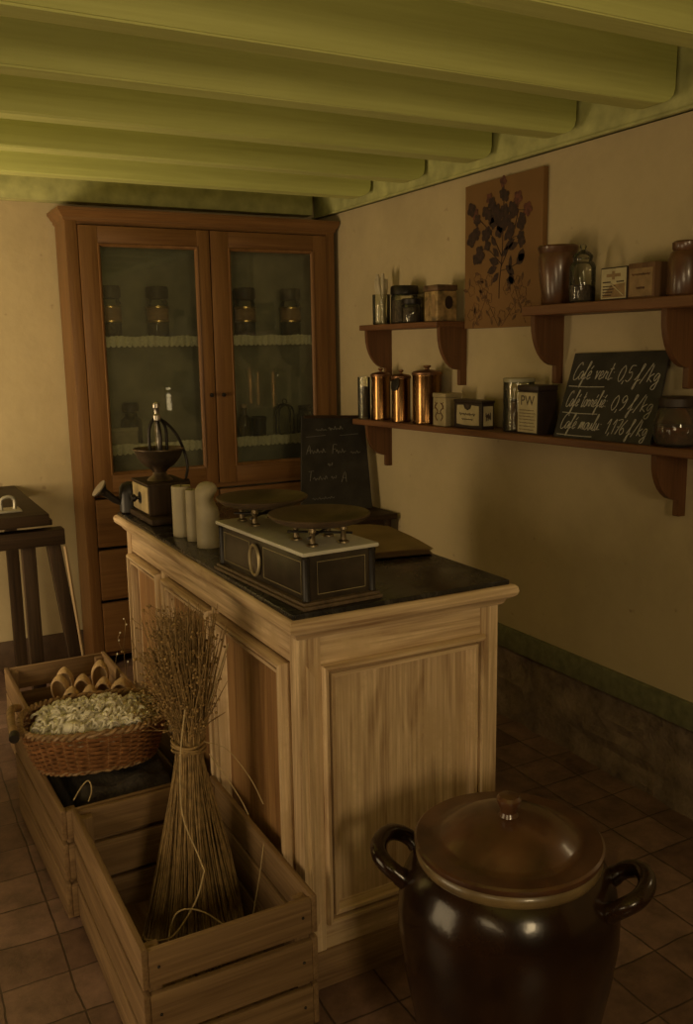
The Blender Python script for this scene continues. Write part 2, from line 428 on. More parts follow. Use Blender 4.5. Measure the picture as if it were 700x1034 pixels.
# window joinery of the three windows (outside this view, they bring the daylight; the low left one is added fill)
def window(name, plane, a, c, lo, hi, w, cols, rows):
    b = M(); t = .05
    def bx(u0, u1, v0, v1):
        if plane == 'x': b.box(w-.03, w+.03, u0, u1, v0, v1, .004)
        else: b.box(u0, u1, w-.03, w+.03, v0, v1, .004)
    bx(a, a+t, lo, hi); bx(c-t, c, lo, hi); bx(a, c, lo, lo+t); bx(a, c, hi-t, hi)
    for i in range(1, cols):
        u = a+(c-a)*i/cols; bx(u-.015, u+.015, lo, hi)
    for i in range(1, rows):
        v = lo+(hi-lo)*i/rows; bx(a, c, v-.015, v+.015)
    return struct(name, b, GREEND)
window('window_1', 'x', *WA, XL-.08, 2, 3)
window('window_2', 'y', *WB, YF-.08, 2, 2)
window('window_4', 'x', *WD, XL-.08, 2, 3)
window('added_fill_window', 'x', *WE, XL-.08, 2, 2)
window('window_3', 'x', *WC, XR+.06, 1, 1)

# ------------------------------------------------------------------ shop counter
L, W, H = 1.526, .612, .95
ct = thing('shop_counter', 'stripped pine shop counter with panelled sides and black stone top', 'counter', (W/2, L/2, 0))
b = M(); i0 = .031
x0, x1, y0, y1 = i0, W-i0, i0, L-i0
pw = .052
b.box(x0+.02, x1-.02, y0+.02, y1-.02, .02, .90)                 # core
for (px, py) in ((x0, y0), (x1-pw, y0), (x0, y1-pw), (x1-pw, y1-pw)): b.box(px, px+pw, py, py+pw, 0, .90)
link('carcass', b, PZ, ct)
# stopped chamfer on the two corner posts facing the room
b = M()
for xs, sgn in ((x0, 1),):
    pts = [(x0-.002, .20), (x0-.002, .76), (x0+.012, .74), (x0+.012, .22)]
b.prism([(x0+.016, .15), (x0+.034, .18), (x0+.034, .79), (x0+.016, .82)], 'xz', y0-.004, y0+.01)
link('post_bead', b, PZ, ct)
for za, zb in ((.816, .90), (.10, .172)): link('front_rail', M().box(x0+pw, x1-pw, y0+.002, y0+.03, za, zb, .002), PX, ct)
for za, zb in ((.816, .90), (.10, .172)): link('side_rail', M().box(x0+.002, x0+.03, y0+pw, y1-pw, za, zb, .002), PY, ct)
for yy in (.583, 1.060): link('side_stile', M().box(x0+.002, x0+.03, yy-.012, yy+.030, .17, .82), PZ, ct)
b = M(); b.box(x0-.004, x1+.004, y0-.004, y0+.03, .0, .10, .006); b.box(x0-.004, x0+.03, y0, y1, 0, .10, .006)
link('plinth', b, wood('worn_plinth', (.15, .085, .04), (.32, .20, .10), 'x', .7, 1, .6), ct)
MOULD = [(0, -.012), (0, .012), (.004, .019), (.011, .019), (.0135, -.007), (.0185, -.007), (.021, .012), (.030, .012), (.034, -.002), (.036, -.012), (.043, -.016)]
# front (narrow) side: one tall panel
b = M(); b.box(.083+.02, .535-.02, y0+.014, y0+.024, .17, .81)
p = link('front_panel', b, PZ, ct)
mitred('panel_moulding', FY(y0), (.083, .535, .170, .816), MOULD, PX, PZ, p)
for k, (a, c) in enumerate(((.108, .579), (.609, 1.037), (1.091, 1.451))):
    b = M(); b.box(x0+.014, x0+.024, a+.02, c-.02, .17, .81)
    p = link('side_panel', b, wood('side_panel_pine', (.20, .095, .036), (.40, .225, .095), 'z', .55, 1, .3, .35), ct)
    mitred('panel_moulding', FX(x0), (a, c, .170, .806), MOULD, PY, PZ, p)
# edge moulding below/around the slab: swept profile
prof = [(0.031, .885), (.026, .890), (.022, .900), (.016, .903), (.010, .906), (.003, .912), (0, .922), (.002, .932), (.008, .938), (.02, .938)]
b = M()
b.bm.free()
for side in range(4):
    b = M(); strips = []
    for (ins, z) in prof:
        q = [(ins-.006, ins-.006), (W-ins+.006, ins-.006), (W-ins+.006, L-ins+.006), (ins-.006, L-ins+.006)]
        strips.append([b.bm.verts.new((*q[side], z)), b.bm.verts.new((*q[(side+1) % 4], z))])
    for A, B in zip(strips, strips[1:]): b.bm.faces.new((A[0], A[1], B[1], B[0]))
    link('top_moulding', b, PX if side in (0, 2) else PY, ct, smooth=.9)
link('stone_slab', M().box(.008, W-.012, .010, L-.008, .930, H, .003), MARBLE, ct)

# ------------------------------------------------------------------ glazed cabinet
CX0, CX1, CF = .105, 1.452, 2.56
cab = thing('glazed_cabinet', 'tall honey brown wooden cabinet with two glazed doors', 'cabinet', ((CX0+CX1)/2, 2.68, 0))
for xa, xb in ((CX0, CX0+.025), (CX1-.025, CX1)): link('side_panel', M().box(xa, xb, CF+.02, YB-.02, 0, 2.10), CZ, cab)
for xa, xb in ((CX0, CX0+.052), (CX1-.05, CX1)): link('stile', M().box(xa, xb, CF-.004, CF+.02, 0, 2.10, .003), CZ, cab)
link('top_board', M().box(CX0+.025, CX1-.025, CF+.02, YB-.036, 2.085, 2.10), CX, cab)
link('bottom_board', M().box(CX0+.025, CX1-.025, CF+.02, YB-.036, .05, .075), CX, cab)
link('inner_floor', M().box(CX0+.025, CX1-.025, CF+.022, YB-.036, .835, .86), CX, cab)
link('top_rail', M().box(CX0+.052, CX1-.05, CF-.002, CF+.02, 2.083, 2.11), CX, cab)
link('back_board', M().box(CX0+.02, CX1-.02, YB-.035, YB-.022, .05, 2.1), CABBACK, cab)
b = M()
rings = []
for (o_, z) in ((0, 2.095), (.006, 2.10), (.008, 2.112), (.016, 2.120), (.022, 2.132), (.030, 2.138), (.030, 2.152), (-.02, 2.154)):
    rings.append([b.bm.verts.new(q) for q in ((CX0-o_, YB-.01, z), (CX0-o_, CF-o_, z), (CX1+min(o_, .02), CF-o_, z), (CX1+min(o_, .02), YB-.01, z))])
for A, B in zip(rings, rings[1:]):
    for j in range(3): b.bm.faces.new((A[j], A[j+1], B[j+1], B[j]))
b.bm.faces.new(rings[-1])
link('cornice', b, CX, cab)
for z in (1.575, 1.066):
    link('shelf', M().box(CX0+.026, CX1-.026, 2.615, YB-.036, z-.02, z), CX, cab)
def cabdoor(xa, xb, za, zb, gx0, gx1, gz0, gz1, knobx):
    d = link('door', M().box(xa, gx0, CF-.012, CF+.012, za, zb, .002), CZ, cab)
    link('door_stile', M().box(gx1, xb, CF-.012, CF+.012, za, zb, .002), CZ, d)
    for z0_, z1_ in ((gz1, zb), (za, gz0)): link('door_rail', M().box(gx0, gx1, CF-.0115, CF+.0115, z0_, z1_, .002), CX, d)
    link('glazing_bead', M().frame(FY(CF), gx0-.004, gx1+.004, gz0-.004, gz1+.004, [(0, .010), (.003, .016), (.010, .013), (.016, .002)]), CZ, d)
    link('pane', M().box(gx0, gx1, CF+.001, CF+.004, gz0, gz1), PANE, d)
    link('knob', M().lathe([(0, 0), (.009, .002), (.011, .01), (.006, .014), (.005, .02)], 16, mat=Matrix.Translation((knobx, CF-.032, 1.30)) @ Matrix.Rotation(-PI/2, 4, 'X')), IRON, d)
cabdoor(.160, .774, .862, 2.079, .244, .712, .945, 2.000, .752)
cabdoor(.780, 1.400, .862, 2.079, .872, 1.325, .945, 2.000, .815)
for k, (za, zb) in enumerate(((.60, .83), (.34, .585), (.08, .325))):
    for (xa, xb) in ((.160, .774), (.780, 1.400)):
        d = link('drawer', M().box(xa, xb, CF-.012, CF+.012, za, zb, .006), CX, cab)
        for kx in (.25, .75):
            link('knob', M().lathe([(0, 0), (.012, .002), (.014, .01), (.007, .016), (.006, .022)], 16, mat=Matrix.Translation((xa+(xb-xa)*kx, CF-.034, (za+zb)/2)) @ Matrix.Rotation(-PI/2, 4, 'X')), IRON, d)
# lace edging hung on the two shelves
for z, lab in ((1.585, 'cream scalloped lace edging along the upper shelf inside the glazed cabinet'), (1.076, 'cream scalloped lace edging along the lower shelf inside the glazed cabinet')):
    b = M(); n = 400; xa, xb = CX0+.03, CX1-.03
    prev = None
    for i in range(n+1):
        x = xa+(xb-xa)*i/n
        dep = .040+.009*abs(math.sin(i*PI/8.0))
        yy = 2.607+.003*math.sin(i*.55)+.002*math.sin(i*.23)
        ru = .004*abs(math.sin(i*.41))+.003*math.sin(i*.13)
        row = [b.bm.verts.new((x, yy+.02, z+.001)), b.bm.verts.new((x, yy, z+ru)), b.bm.verts.new((x, yy-.002, z-.02)), b.bm.verts.new((x, yy, z-dep)), b.bm.verts.new((x, yy+.003, z-dep)), b.bm.verts.new((x, yy+.003, z-.004))]
        if prev:
            for j in range(5): b.bm.faces.new((prev[j], row[j], row[j+1], prev[j+1]))
        prev = row
    tag(link('lace_edging', b, LACE, smooth=1.2), lab, 'lace', 'lace shelf edgings')
# lidded glass jars with brass bands
def band_jar(x, y, z, lab):
    t = thing('glass_jar', lab, 'jar', (x, y, z), 0, 'banded jars on the cabinet shelf')
    link('body', M().lathe([(0, .001), (.048, .001), (.051, .006), (.051, .17), (.045, .185), (.043, .192)], 28), GLASS, t, False)
    link('contents', M().lathe([(0, .004), (.046, .004), (.046, .10), (0, .105)], 24), DKFILL, t, False)
    link('label_band', M().lathe([(.0518, .085), (.0528, .087), (.0528, .147), (.0518, .150)], 28), wood('brown_label', (.25, .13, .05), (.42, .24, .1), 'x', .5), t, False)
    for zz in (.083, .150, ):
        link('brass_ring', M().lathe([(.0515, zz-.006), (.0555, zz-.004), (.0555, zz+.004), (.0515, zz+.006)], 28), BRASS, t, False)
    link('lid', M().lathe([(.047, .188), (.052, .192), (.054, .20), (.054, .235), (.050, .248), (0, .252)], 28), TINDARK, t, False)
band_jar(.316, 2.69, 1.576, 'banded glass jar furthest left on the upper shelf of the cabinet')
band_jar(.548, 2.69, 1.576, 'banded glass jar right of centre behind the left glazed cabinet door')
band_jar(1.004, 2.69, 1.576, 'banded glass jar on the left behind the right glazed cabinet door')
band_jar(1.258, 2.69, 1.576, 'banded glass jar furthest right on the upper shelf of the cabinet')
# lower cabinet shelf
t = thing('dark_bottle', 'squat dark bottle behind the pale box on the lower cabinet shelf', 'bottle', (.39, 2.70, 1.067))
link('body', M().lathe([(0, .001), (.048, .001), (.051, .01), (.051, .11), (.046, .125), (.03, .137), (.027, .16), (0, .16)], 24), plain('dark_bottle_glass', (.03, .03, .02), .08, spec=.6), t, False)
link('stopper', M().lathe([(.026, .158), (.038, .162), (.040, .195), (.034, .204), (0, .206)], 24), IRON, t, False)
t = thing('pale_box', 'low pale box on the lower cabinet shelf at the left', 'box', (.315, 2.636, 1.067))
link('body', M().box(-.075, .085, -.010, .010, .001, .07, .004), plain('pale_box_card', (.38, .32, .2), .7), t, False)
link('lid', M().box(-.078, .088, -.012, .012, .07, .090, .004), plain('pale_box_lid', (.42, .36, .23), .7), t, False)
t = thing('small_bottle', 'small corked bottle behind the right cabinet door on the lower shelf', 'bottle', (.972, 2.67, 1.067))
link('body', M().lathe([(0, .001), (.030, .001), (.033, .006), (.033, .085), (.026, .105), (.013, .118), (.012, .145), (.015, .148), (.015, .155)], 20), plain('brown_bottle_glass', (.07, .05, .025), .1), t, False)
link('cork', M().lathe([(0, .15), (.011, .15), (.013, .172), (0, .174)], 14), KRAFT, t, False)
t = thing('small_tin', 'small dark tin between bottle and arched frame on the lower cabinet shelf', 'tin', (1.056, 2.68, 1.067))
link('body', M().lathe([(0, .001), (.036, .001), (.037, .004), (.037, .085), (.034, .088)], 22), TINDARK, t, False)
link('lid', M().lathe([(.038, .084), (.039, .088), (.039, .102), (.034, .107), (0, .108)], 22), TINDARK, t, False)
t = thing('arched_lantern', 'arched dark framed lantern on the lower cabinet shelf at right', 'lantern', (1.20, 2.67, 1.067))
arc = [(-.042, 0, .004), (-.042, 0, .12)]+[(-.042*math.cos(a), 0, .12+.042*math.sin(a)) for a in [PI*i/10 for i in range(1, 10)]]+[(.042, 0, .12), (.042, 0, .004)]
link('frame', M().tube([(x, -.02, z) for x, y, z in arc], .005, 8).tube([(x, .02, z) for x, y, z in arc], .005, 8).box(-.047, .047, -.026, .026, .001, .008, .002), IRON, t, False)
link('pane', M().prism([(x*.95, z*.99) for x, y, z in arc], 'xz', -.019, -.016), GLASS, t, False)
link('ring', M().tube([(.012*math.cos(a), 0, .178+.012*math.sin(a)) for a in [2*PI*i/14 for i in range(14)]], .0025, 6, closed=True), IRON, t, False)
t = thing('dark_jar', 'dark jar at the far right end of the lower cabinet shelf', 'jar', (1.33, 2.69, 1.067))
link('body', M().lathe([(0, .001), (.042, .001), (.046, .01), (.046, .10), (.035, .12), (.034, .128), (0, .128)], 24), plain('dark_bottle_glass', (.03, .03, .02), .08), t, False)
link('lid', M().lathe([(.036, .126), (.038, .13), (.038, .15), (0, .154)], 24), IRON, t, False)
t = thing('dark_casket', 'dark low wooden casket on the cabinet floor behind the right door', 'box', (1.06, 2.68, .861))
link('body', M().box(-.09, .09, -.05, .05, .0, .045, .004), DKX, t, False)
link('lid', M().prism([(-.052, .046), (.052, .046), (.042, .068), (-.042, .068)], 'yz', -.092, .092), DKX, t, False)

# ------------------------------------------------------------------ wall shelves
def bracket(b, y, zt, dep=.135, drop=.20, th=.022):
    poly = [(XR, zt), (XR-dep, zt), (XR-dep, zt-.02)]
    for k in range(1, 9):
        a = PI/2*k/8
        poly.append((XR-.032-(dep-.032)*math.cos(a), zt-.02-(drop*.66)*math.sin(a)))
    poly += [(XR-.032, zt-drop), (XR-.028, zt-drop-.004), (XR, zt-drop-.004)]
    b.prism(poly, 'xz', y-th/2, y+th/2)
    return b
def wshelf(label, ya, yb, zf, th, dep, ys, drop):
    t = thing('wall_shelf', label, 'shelf', (XR, (ya+yb)/2, zf((ya+yb)/2)), 0, 'wall shelves on the right wall')
    b = M()
    b.prism([(ya, zf(ya)-th), (yb, zf(yb)-th), (yb, zf(yb)), (ya, zf(ya))], 'yz', XR-dep, XR)
    bmesh.ops.bevel(b.bm, geom=b.bm.edges[:], offset=.003, segments=1, affect='EDGES')
    link('plank', b, SHY, t)
    for y in ys:
        link('bracket', bracket(M(), y, zf(y)-th, .135, drop), SHZ, t)
    return t
ZLO = lambda y: 1.187+(1.8-y)*.017
ZUL = lambda y: 1.620
ZUR = lambda y: 1.654
wshelf('long brown lower wall shelf carrying canisters and the price board', -.02, 2.135, ZLO, .026, .165, (.262, 2.050), .20)
wshelf('short brown upper wall shelf left of the botanical canvas', 1.418, 2.065, ZUL, .024, .160, (1.440, 2.045), .235)
wshelf('brown upper wall shelf right of the botanical canvas with pot and boxes', -.02, .872, ZUR, .034, .165, (.248, .845), .235)

# botanical canvas
PY0, PY1, PZ0, PZ1 = .935, 1.412, 1.588, 2.147
cv = thing('botanical_canvas', 'tan canvas print of a dark flowering branch above the shelves', 'picture', (XR-.012, (PY0+PY1)/2, PZ0))
link('canvas', M().box(XR-.024, XR-.001, PY0, PY1, PZ0, PZ1, .002), CANVAS, cv)
PX_ = XR-.0245
def pu(u, v, k=0): return Vector((PX_-.0004-k*.0003, PY1-(PY1-PY0)*u, PZ0+(PZ1-PZ0)*v))
def blob(b, u, v, r, k, pet=5, ph=0, el=1.0):
    c = pu(u, v, k)
    vs = []
    n = pet*6
    for j in range(n):
        a = 2*PI*j/n
        rr = r*(.68+.32*abs(math.cos(pet*(a+ph)/2)))*(1+random.uniform(-.06, .06))
        vs.append(b.bm.verts.new(c+Vector((0, rr*math.cos(a)*el, rr*math.sin(a)))))
    b.bm.faces.new(vs)
def leaf(b, u, v, ln, wd, ang, k):
    c = pu(u, v, k); d = Vector((0, -math.cos(ang), math.sin(ang))); q = Vector((0, math.sin(ang), math.cos(ang)))
    pts = [(0, 0), (.25, .75), (.5, 1), (.75, .7), (1, 0), (.75, -.7), (.5, -1), (.25, -.75)]
    b.bm.faces.new([b.bm.verts.new(c+d*(ln*a)+q*(wd*w)) for a, w in pts])
def stem(b, pts, w, k):
    P = cr([pu(u, v, k) for u, v in pts], 5)
    b.tube(P, w, 4)
cv2 = lambda x, y: ((x-85)/455, 1-(y-(180-(x-85)*.3))/(800+(x-85)*.25))
fl = [(320,135),(318,200),(335,215),(240,235),(255,262),(405,225),(460,285),(372,280),(385,300),(430,335),(425,365),(150,325),(128,305),(165,360),(235,325),(250,350),(160,435),(128,475),(145,455),(220,440),(235,425),(425,440),(430,470),(372,400),(310,385),(265,370),(180,535),(230,500),(160,580),(185,560),(330,300),(295,330),(345,350),(330,380),(300,420),(360,430),(215,310),(280,300)]
bd = M()
for i, (x, y) in enumerate(fl):
    u, v = cv2(x, y); q_ = M() if i in (0, 5, 6, 3, 11) else bd
    blob(q_, u, v, random.uniform(.022, .031), 3+i % 5, random.choice((4, 5, 5)), random.random()*3)
    if q_ is not bd: link('red_blossom_art', q_, ARTRED, cv)
lv = [(330,520,.060,.011,.5),(350,515,.055,.011,.25),(300,600,.055,.012,2.8),(290,620,.055,.012,3.4),(300,650,.045,.010,3.9),(340,610,.055,.012,-.6),(365,650,.04,.012,-1.2),(400,600,.05,.014,.6),(420,590,.045,.015,1.2),(365,640,.05,.008,1.5),(345,690,.045,.012,-.2),(300,560,.045,.010,2.4),(320,560,.045,.010,.8),(280,500,.04,.01,2.2),(330,470,.04,.01,.9),(310,450,.04,.009,2.0),(290,405,.04,.008,1.2),(345,410,.04,.008,.5)]
for (x, y, ln, wd, an) in lv:
    u, v = cv2(x, y); leaf(bd, u, v, ln*1.2, wd*1.35, an, 2)
for pts in ([(303,800),(305,700),(318,560),(322,400),(325,210),(322,140)], [(312,620),(350,520),(400,340),(405,230)], [(318,560),(250,430),(160,340)], [(314,600),(230,520),(180,540)], [(320,430),(260,330),(240,240)], [(318,540),(380,450),(425,440)], [(312,640),(365,620),(430,580)], [(322,380),(380,300),(450,290)]):
    stem(bd, [cv2(*p) for p in pts], .0016, 1)
link('dark_blossom_art', bd, ARTDARK, cv)
bs = M()
for (x, y) in [(200,720),(170,690),(240,800),(210,780),(400,780),(440,760),(160,860),(180,900),(320,900),(440,820),(130,760),(470,850),(130,900),(260,880),(380,860),(350,740),(415,700),(240,700)]:
    u, v = cv2(x, y)
    c = [pu(u, v, 0)+Vector((0, r*math.cos(a), r*math.sin(a))) for a, r in [(2*PI*j/30, .024*(.7+.3*abs(math.cos(2.5*2*PI*j/30)))) for j in range(30)]]
    bs.tube(c, .0009, 4, closed=True)
    for q in range(2): leaf(bs, u+random.uniform(-.06, .06), v+random.uniform(-.05, .05), .035, .007, random.uniform(0, 6), 0)
for pts in ([(150,960),(200,860),(240,740)], [(300,960),(250,850),(190,720)], [(320,960),(380,860),(440,770)], [(460,940),(430,850),(390,720)]):
    stem(bs, [cv2(*p) for p in pts], .0009, 0)
link('pale_sketch_art', bs, ARTMID, cv)

# ------------------------------------------------------------------ handwriting
GL = {
 'C': [[(.62,.85),(.45,1.02),(.15,.85),(.02,.4),(.15,.03),(.45,.02),(.68,.2)]], 'a': [[(.45,.42),(.25,.5),(.05,.3),(.1,.05),(.3,.06),(.46,.42),(.47,.1),(.62,.06)]],
 'f': [[(-.05,.1),(.25,.65),(.38,1.0),(.25,1.05),(.2,.6),(.14,-.35),(.02,-.38),(.12,-.02),(.42,.15)]], 'e': [[(0,.18),(.3,.3),(.33,.47),(.16,.5),(.04,.25),(.15,.03),(.45,.15)]],
 'v': [[(0,.42),(.1,.5),(.2,.04),(.38,.48),(.55,.45)]], 'r': [[(0,.1),(.1,.52),(.16,.42),(.36,.44),(.34,.1),(.5,.1)]], 't': [[(.18,.95),(.13,.1),(.25,.02),(.42,.12)],[(-.02,.62),(.36,.66)]],
 'o': [[(.3,.5),(.08,.4),(.05,.12),(.25,.02),(.42,.2),(.36,.46),(.3,.5),(.55,.42)]], 'i': [[(0,.15),(.1,.5),(.13,.08),(.3,.1)],[(.12,.7),(.14,.74)]],
 'm': [[(0,.05),(.06,.5),(.1,.1),(.2,.48),(.3,.45),(.32,.08),(.42,.48),(.52,.45),(.54,.08),(.7,.1)]], 'u': [[(0,.48),(.05,.1),(.2,.04),(.36,.48),(.38,.1),(.55,.1)]],
 'l': [[(0,.1),(.25,.7),(.28,1.02),(.16,.98),(.12,.15),(.25,.02),(.4,.12)]], 'k': [[(.1,1.0),(.06,0)],[(.42,.5),(.1,.25),(.45,.0)]], 'g': [[(.42,.44),(.2,.5),(.05,.25),(.2,.06),(.42,.42),(.40,-.35),(.15,-.42),(.1,-.25),(.5,.08)]],
 'n': [[(0,.05),(.06,.5),(.1,.1),(.25,.48),(.36,.42),(.38,.08),(.55,.1)]], 's': [[(0,.1),(.25,.5),(.3,.15),(.1,.02),(.45,.1)]],
 '0': [[(.3,1),(.08,.7),(.06,.25),(.28,0),(.5,.3),(.48,.75),(.3,1)]], '1': [[(.0,.65),(.25,1),(.22,0)]], '5': [[(.5,.98),(.15,.95),(.1,.55),(.38,.58),(.48,.3),(.3,.02),(.03,.1)]],
 '9': [[(.46,.8),(.25,1),(.06,.75),(.25,.5),(.46,.8),(.42,.3),(.2,0)]], '7': [[(0,.95),(.5,.97),(.2,0)],[(.12,.5),(.42,.52)]], '6': [[(.45,1),(.15,.6),(.06,.2),(.28,0),(.48,.2),(.3,.45),(.1,.3)]],
 ':': [[(.12,.42),(.15,.46)],[(.12,.08),(.15,.12)]], ',': [[(.14,.08),(.08,-.15)]], '/': [[(.0,-.1),(.5,1.1)]], '-': [[(.02,.42),(.32,.45)]],
 'A': [[(0,0),(.3,1),(.55,0)],[(.12,.4),(.48,.42)]], 'F': [[(.12,0),(.15,1),(.6,1.02)],[(.14,.52),(.5,.55)]], 'T': [[(0,1),(.6,1.02)],[(.3,1),(.26,0)]], 'M': [[(0,0),(.12,1),(.35,.3),(.6,1),(.7,0)]], 'S': [[(.5,.88),(.25,1.02),(.1,.75),(.42,.4),(.35,.05),(.02,.1)]],
}
WID = {'C': .66, 'm': .7, ':': .3, ',': .25, '1': .4, 'i': .3, 'l': .36, 't': .4, ' ': .4, 'A': .6, 'F': .6, 'T': .6, 'M': .75}
def write(b, text, org, ux, uy, nrm, size, rad, slant=.18, uline=None, sq=1.0):
    ux = ux*sq
    x = 0
    for ch in text:
        acc = ch == 'é'; c = 'e' if acc else ch
        for st in GL.get(c, []):
            P = [(x+px+slant*py, py) for px, py in st]
            if acc: pass
            pts = [org+(ux*px+uy*py)*size+nrm*.0006 for px, py in P]
            b.tube(cr(pts, 4) if len(pts) > 2 else pts, rad, 5)
        if acc:
            b.tube([org+(ux*(x+.28)+uy*.62)*size+nrm*.0006, org+(ux*(x+.48)+uy*.82)*size+nrm*.0006], rad, 5)
        x += WID.get(c, .52)*1.02
    if uline:
        b.tube([org+(ux*(uline[0])+uy*(-.38))*size+nrm*.0006, org+(ux*(uline[0]+(uline[1]-uline[0])*.5)+uy*(-.42))*size+nrm*.0006, org+(ux*uline[1]+uy*(-.40))*size+nrm*.0006], rad*1.1, 5)
    return x
# price board leaning on the lower shelf
pb = thing('price_board', 'black price board with chalk coffee prices leaning on the lower shelf', 'chalkboard', (1.345, .50, ZLO(.5)))
BL, BR = Vector((1.34, .715, ZLO(.715)+.001)), Vector((1.34, .275, ZLO(.275)+.001))
TL = Vector((1.462, .752, 1.488)); TR = Vector((1.462, .325, 1.497))
ux = (BR-BL).normalized(); uy0 = (TL-BL); nr = ux.cross(uy0).normalized()
if nr.x > 0: nr = -nr
b = M()
F_ = [b.bm.verts.new(q) for q in (BL, BR, TR, TL)]; K_ = [b.bm.verts.new(q-nr*.008) for q in (BL, BR, TR, TL)]
b.bm.faces.new(F_); b.bm.faces.new(K_[::-1])
for j in range(4): b.bm.faces.new((F_[j], F_[(j+1) % 4], K_[(j+1) % 4], K_[j]))
link('board', b, SLATE, pb)
uyb = (uy0+(TR-BR)).normalized()
def onb(s_, t_): return BL.lerp(BR, s_).lerp(TL.lerp(TR, s_), t_)
b = M()
wd_ = (BR-BL).length
def line(left, t_, right, sz):
    upv = (TL-BL)-ux*(TL-BL).dot(ux); upv.normalize()
    wl = sum(WID.get(c_ if c_ != 'é' else 'e', .52)*1.02 for c_ in left); wr = sum(WID.get(c_, .52)*1.02 for c_ in right)
    o = onb(.045, t_); write(b, left, o, ux, upv, nr, sz, .0015, .22, (-.1, wl*.86), .44*wd_/(wl*sz))
    o2 = onb(.535, t_-.02); write(b, right, o2, ux, upv, nr, sz*.92, .0014, .15, None, .41*wd_/(wr*sz*.92))
line('Café vert:', .68, '0,5 f/kg', .062)
line('Café torréfié:', .36, '0,9 f/kg', .056)
line('Café moulu:', .10, '1,176 f/kg', .054)
link('chalk_writing', b, CHALK, pb)

# ------------------------------------------------------------------ things on the lower shelf
def streaky(r): return r
def at_lo(x, y): return (x, y, ZLO(y)+.001)
def canister(x, y, r, h, lab):
    t = thing('copper_canister', lab, 'canister', at_lo(x, y), 0, 'copper canisters on the lower shelf')
    link('body', M().lathe([(0, 0), (r*.98, 0), (r, .004), (r*.985, .01), (r*.985, h*.80), (r, h*.81), (r, h*.83), (r*.96, h*.84)], 40), COPPER, t, False)
    link('lid', M().lathe([(r*1.02, h*.83), (r*1.04, h*.84), (r*1.04, h*.87), (r*.9, h*.895), (r*.3, h*.92), (0, h*.925)], 40), plain('dull_copper', (.20, .10, .05), .4, .8, .25, 15), t, False)
    link('knob', M().lathe([(r*.16, h*.915), (r*.14, h*.945), (r*.27, h*.965), (r*.25, h*.99), (0, h)], 20), plain('dull_copper', (.20, .10, .05), .4, .8), t, False)
    return t
t = thing('tall_glass', 'narrow tall clear glass at the far left end of the lower shelf', 'glass', at_lo(1.352, 2.082))
link('body', M().lathe([(0, .003), (.026, .003), (.0275, 0), (.030, .004), (.030, .195), (.0285, .197), (.0285, .006)], 28), GLASS, t, False)
link('contents', M().lathe([(0, .006), (.027, .006), (.027, .15), (0, .155)], 24), DKFILL, t, False)
canister(1.380, 1.972, .046, .240, 'copper canister next to the tall glass at the far end of the shelf')
c2 = canister(1.366, 1.768, .043, .232, 'copper canister wearing a dark round tag, middle of the three canisters')
link('round_tag', M().lathe([(0, 0), (.030, .001), (.032, .004), (.026, .007), (0, .008)], 24, mat=Matrix.Translation((-.0385, -.016, .168)) @ Matrix.Rotation(math.radians(-78), 4, 'Y')), IRON, c2, False, label='dark round metal tag on the middle canister')
canister(1.395, 1.600, .064, .250, 'widest copper canister, standing beside the small cream tin')
def box_tin(name, lab, x, y, dx, dy, h, body, lid=None, lidh=.02, cat='tin'):
    """near-left corner at (x,y): extends +x by dx and +y by dy"""
    t = thing(name, lab, cat, at_lo(x+dx/2, y+dy/2))
    link('body', M().box(-dx/2, dx/2, -dy/2, dy/2, 0, h-lidh, .004), body, t, False)
    if lid: link('lid', M().box(-dx/2-.002, dx/2+.002, -dy/2-.002, dy/2+.002, h-lidh, h, .004), lid, t, False)
    return t
def squig(b, y0, y1, z, x, amp, rad, n=26, face='x'):
    pts = []
    for i in range(n):
        f = i/(n-1); q = y0+(y1-y0)*f
        zz = z+amp*math.sin(i*2.1)*(.6+.4*math.sin(i*.9))
        pts.append((x, q, zz) if face == 'x' else (q, x, zz))
    b.tube(cr(pts, 3), rad, 4)
t = box_tin('cream_tin', 'small cream hinged tin with brown figures beside the widest canister', 1.335, 1.37, .080, .094, .135, TINCREAM, TINCREAM, .018)
b = M()
for s_ in (-1, 1):
    b.tube(cr([(-.0405, s_*.012, .095), (-.0405, s_*.03, .080), (-.0405, s_*.010, .060), (-.0405, s_*.026, .040), (-.0405, s_*.014, .022)], 5), .0025, 5)
    b.tube(cr([(-.0405, s_*.030, .098), (-.0405, s_*.022, .088), (-.0405, s_*.034, .070)], 5), .002, 5)
b.tube([(-.0405, -.008, .05), (-.0405, .008, .052)], .002, 5)
link('painted_figures', b, ARTMID, t, False)
t = box_tin('label_tin', 'low dark tin with a cream label left of the clear glass jar', 1.338, 1.128, .060, .186, .112, TINDARK, TINDARK, .012)
b = M(); arcp = [(-.076, .016), (-.03, .013), (.03, .013), (.072, .016), (.074, .05), (.070, .090), (.028, .092), (.020, .078), (0, .071), (-.020, .078), (-.028, .092), (-.074, .090)]
b.prism(arcp, 'yz', -.0312, -.0302); b.prism([(-.022, .014), (.022, .014), (.022, .090), (-.022, .090)], 'xz', -.0942, -.0932)
lb = link('paper_label', b, LABELC, t, False)
b = M(); squig(b, .052, -.052, .056, -.0316, .006, .0016); squig(b, .036, -.036, .036, -.0316, .0035, .0012); b.ball((-.0316, 0, .088), (.001, .012, .009)); squig(b, -.012, .012, .05, -.0946, .02, .0016, 18, 'y')
link('label_print', b, INK, lb, False)
t = thing('glass_canister', 'tall clear glass jar with brown contents between the two labelled tins', 'jar', at_lo(1.402, .985))
link('body', M().lathe([(0, .003), (.054, .003), (.056, 0), (.058, .004), (.058, .185), (.0565, .186), (.0565, .006)], 36), GLASS, t, False)
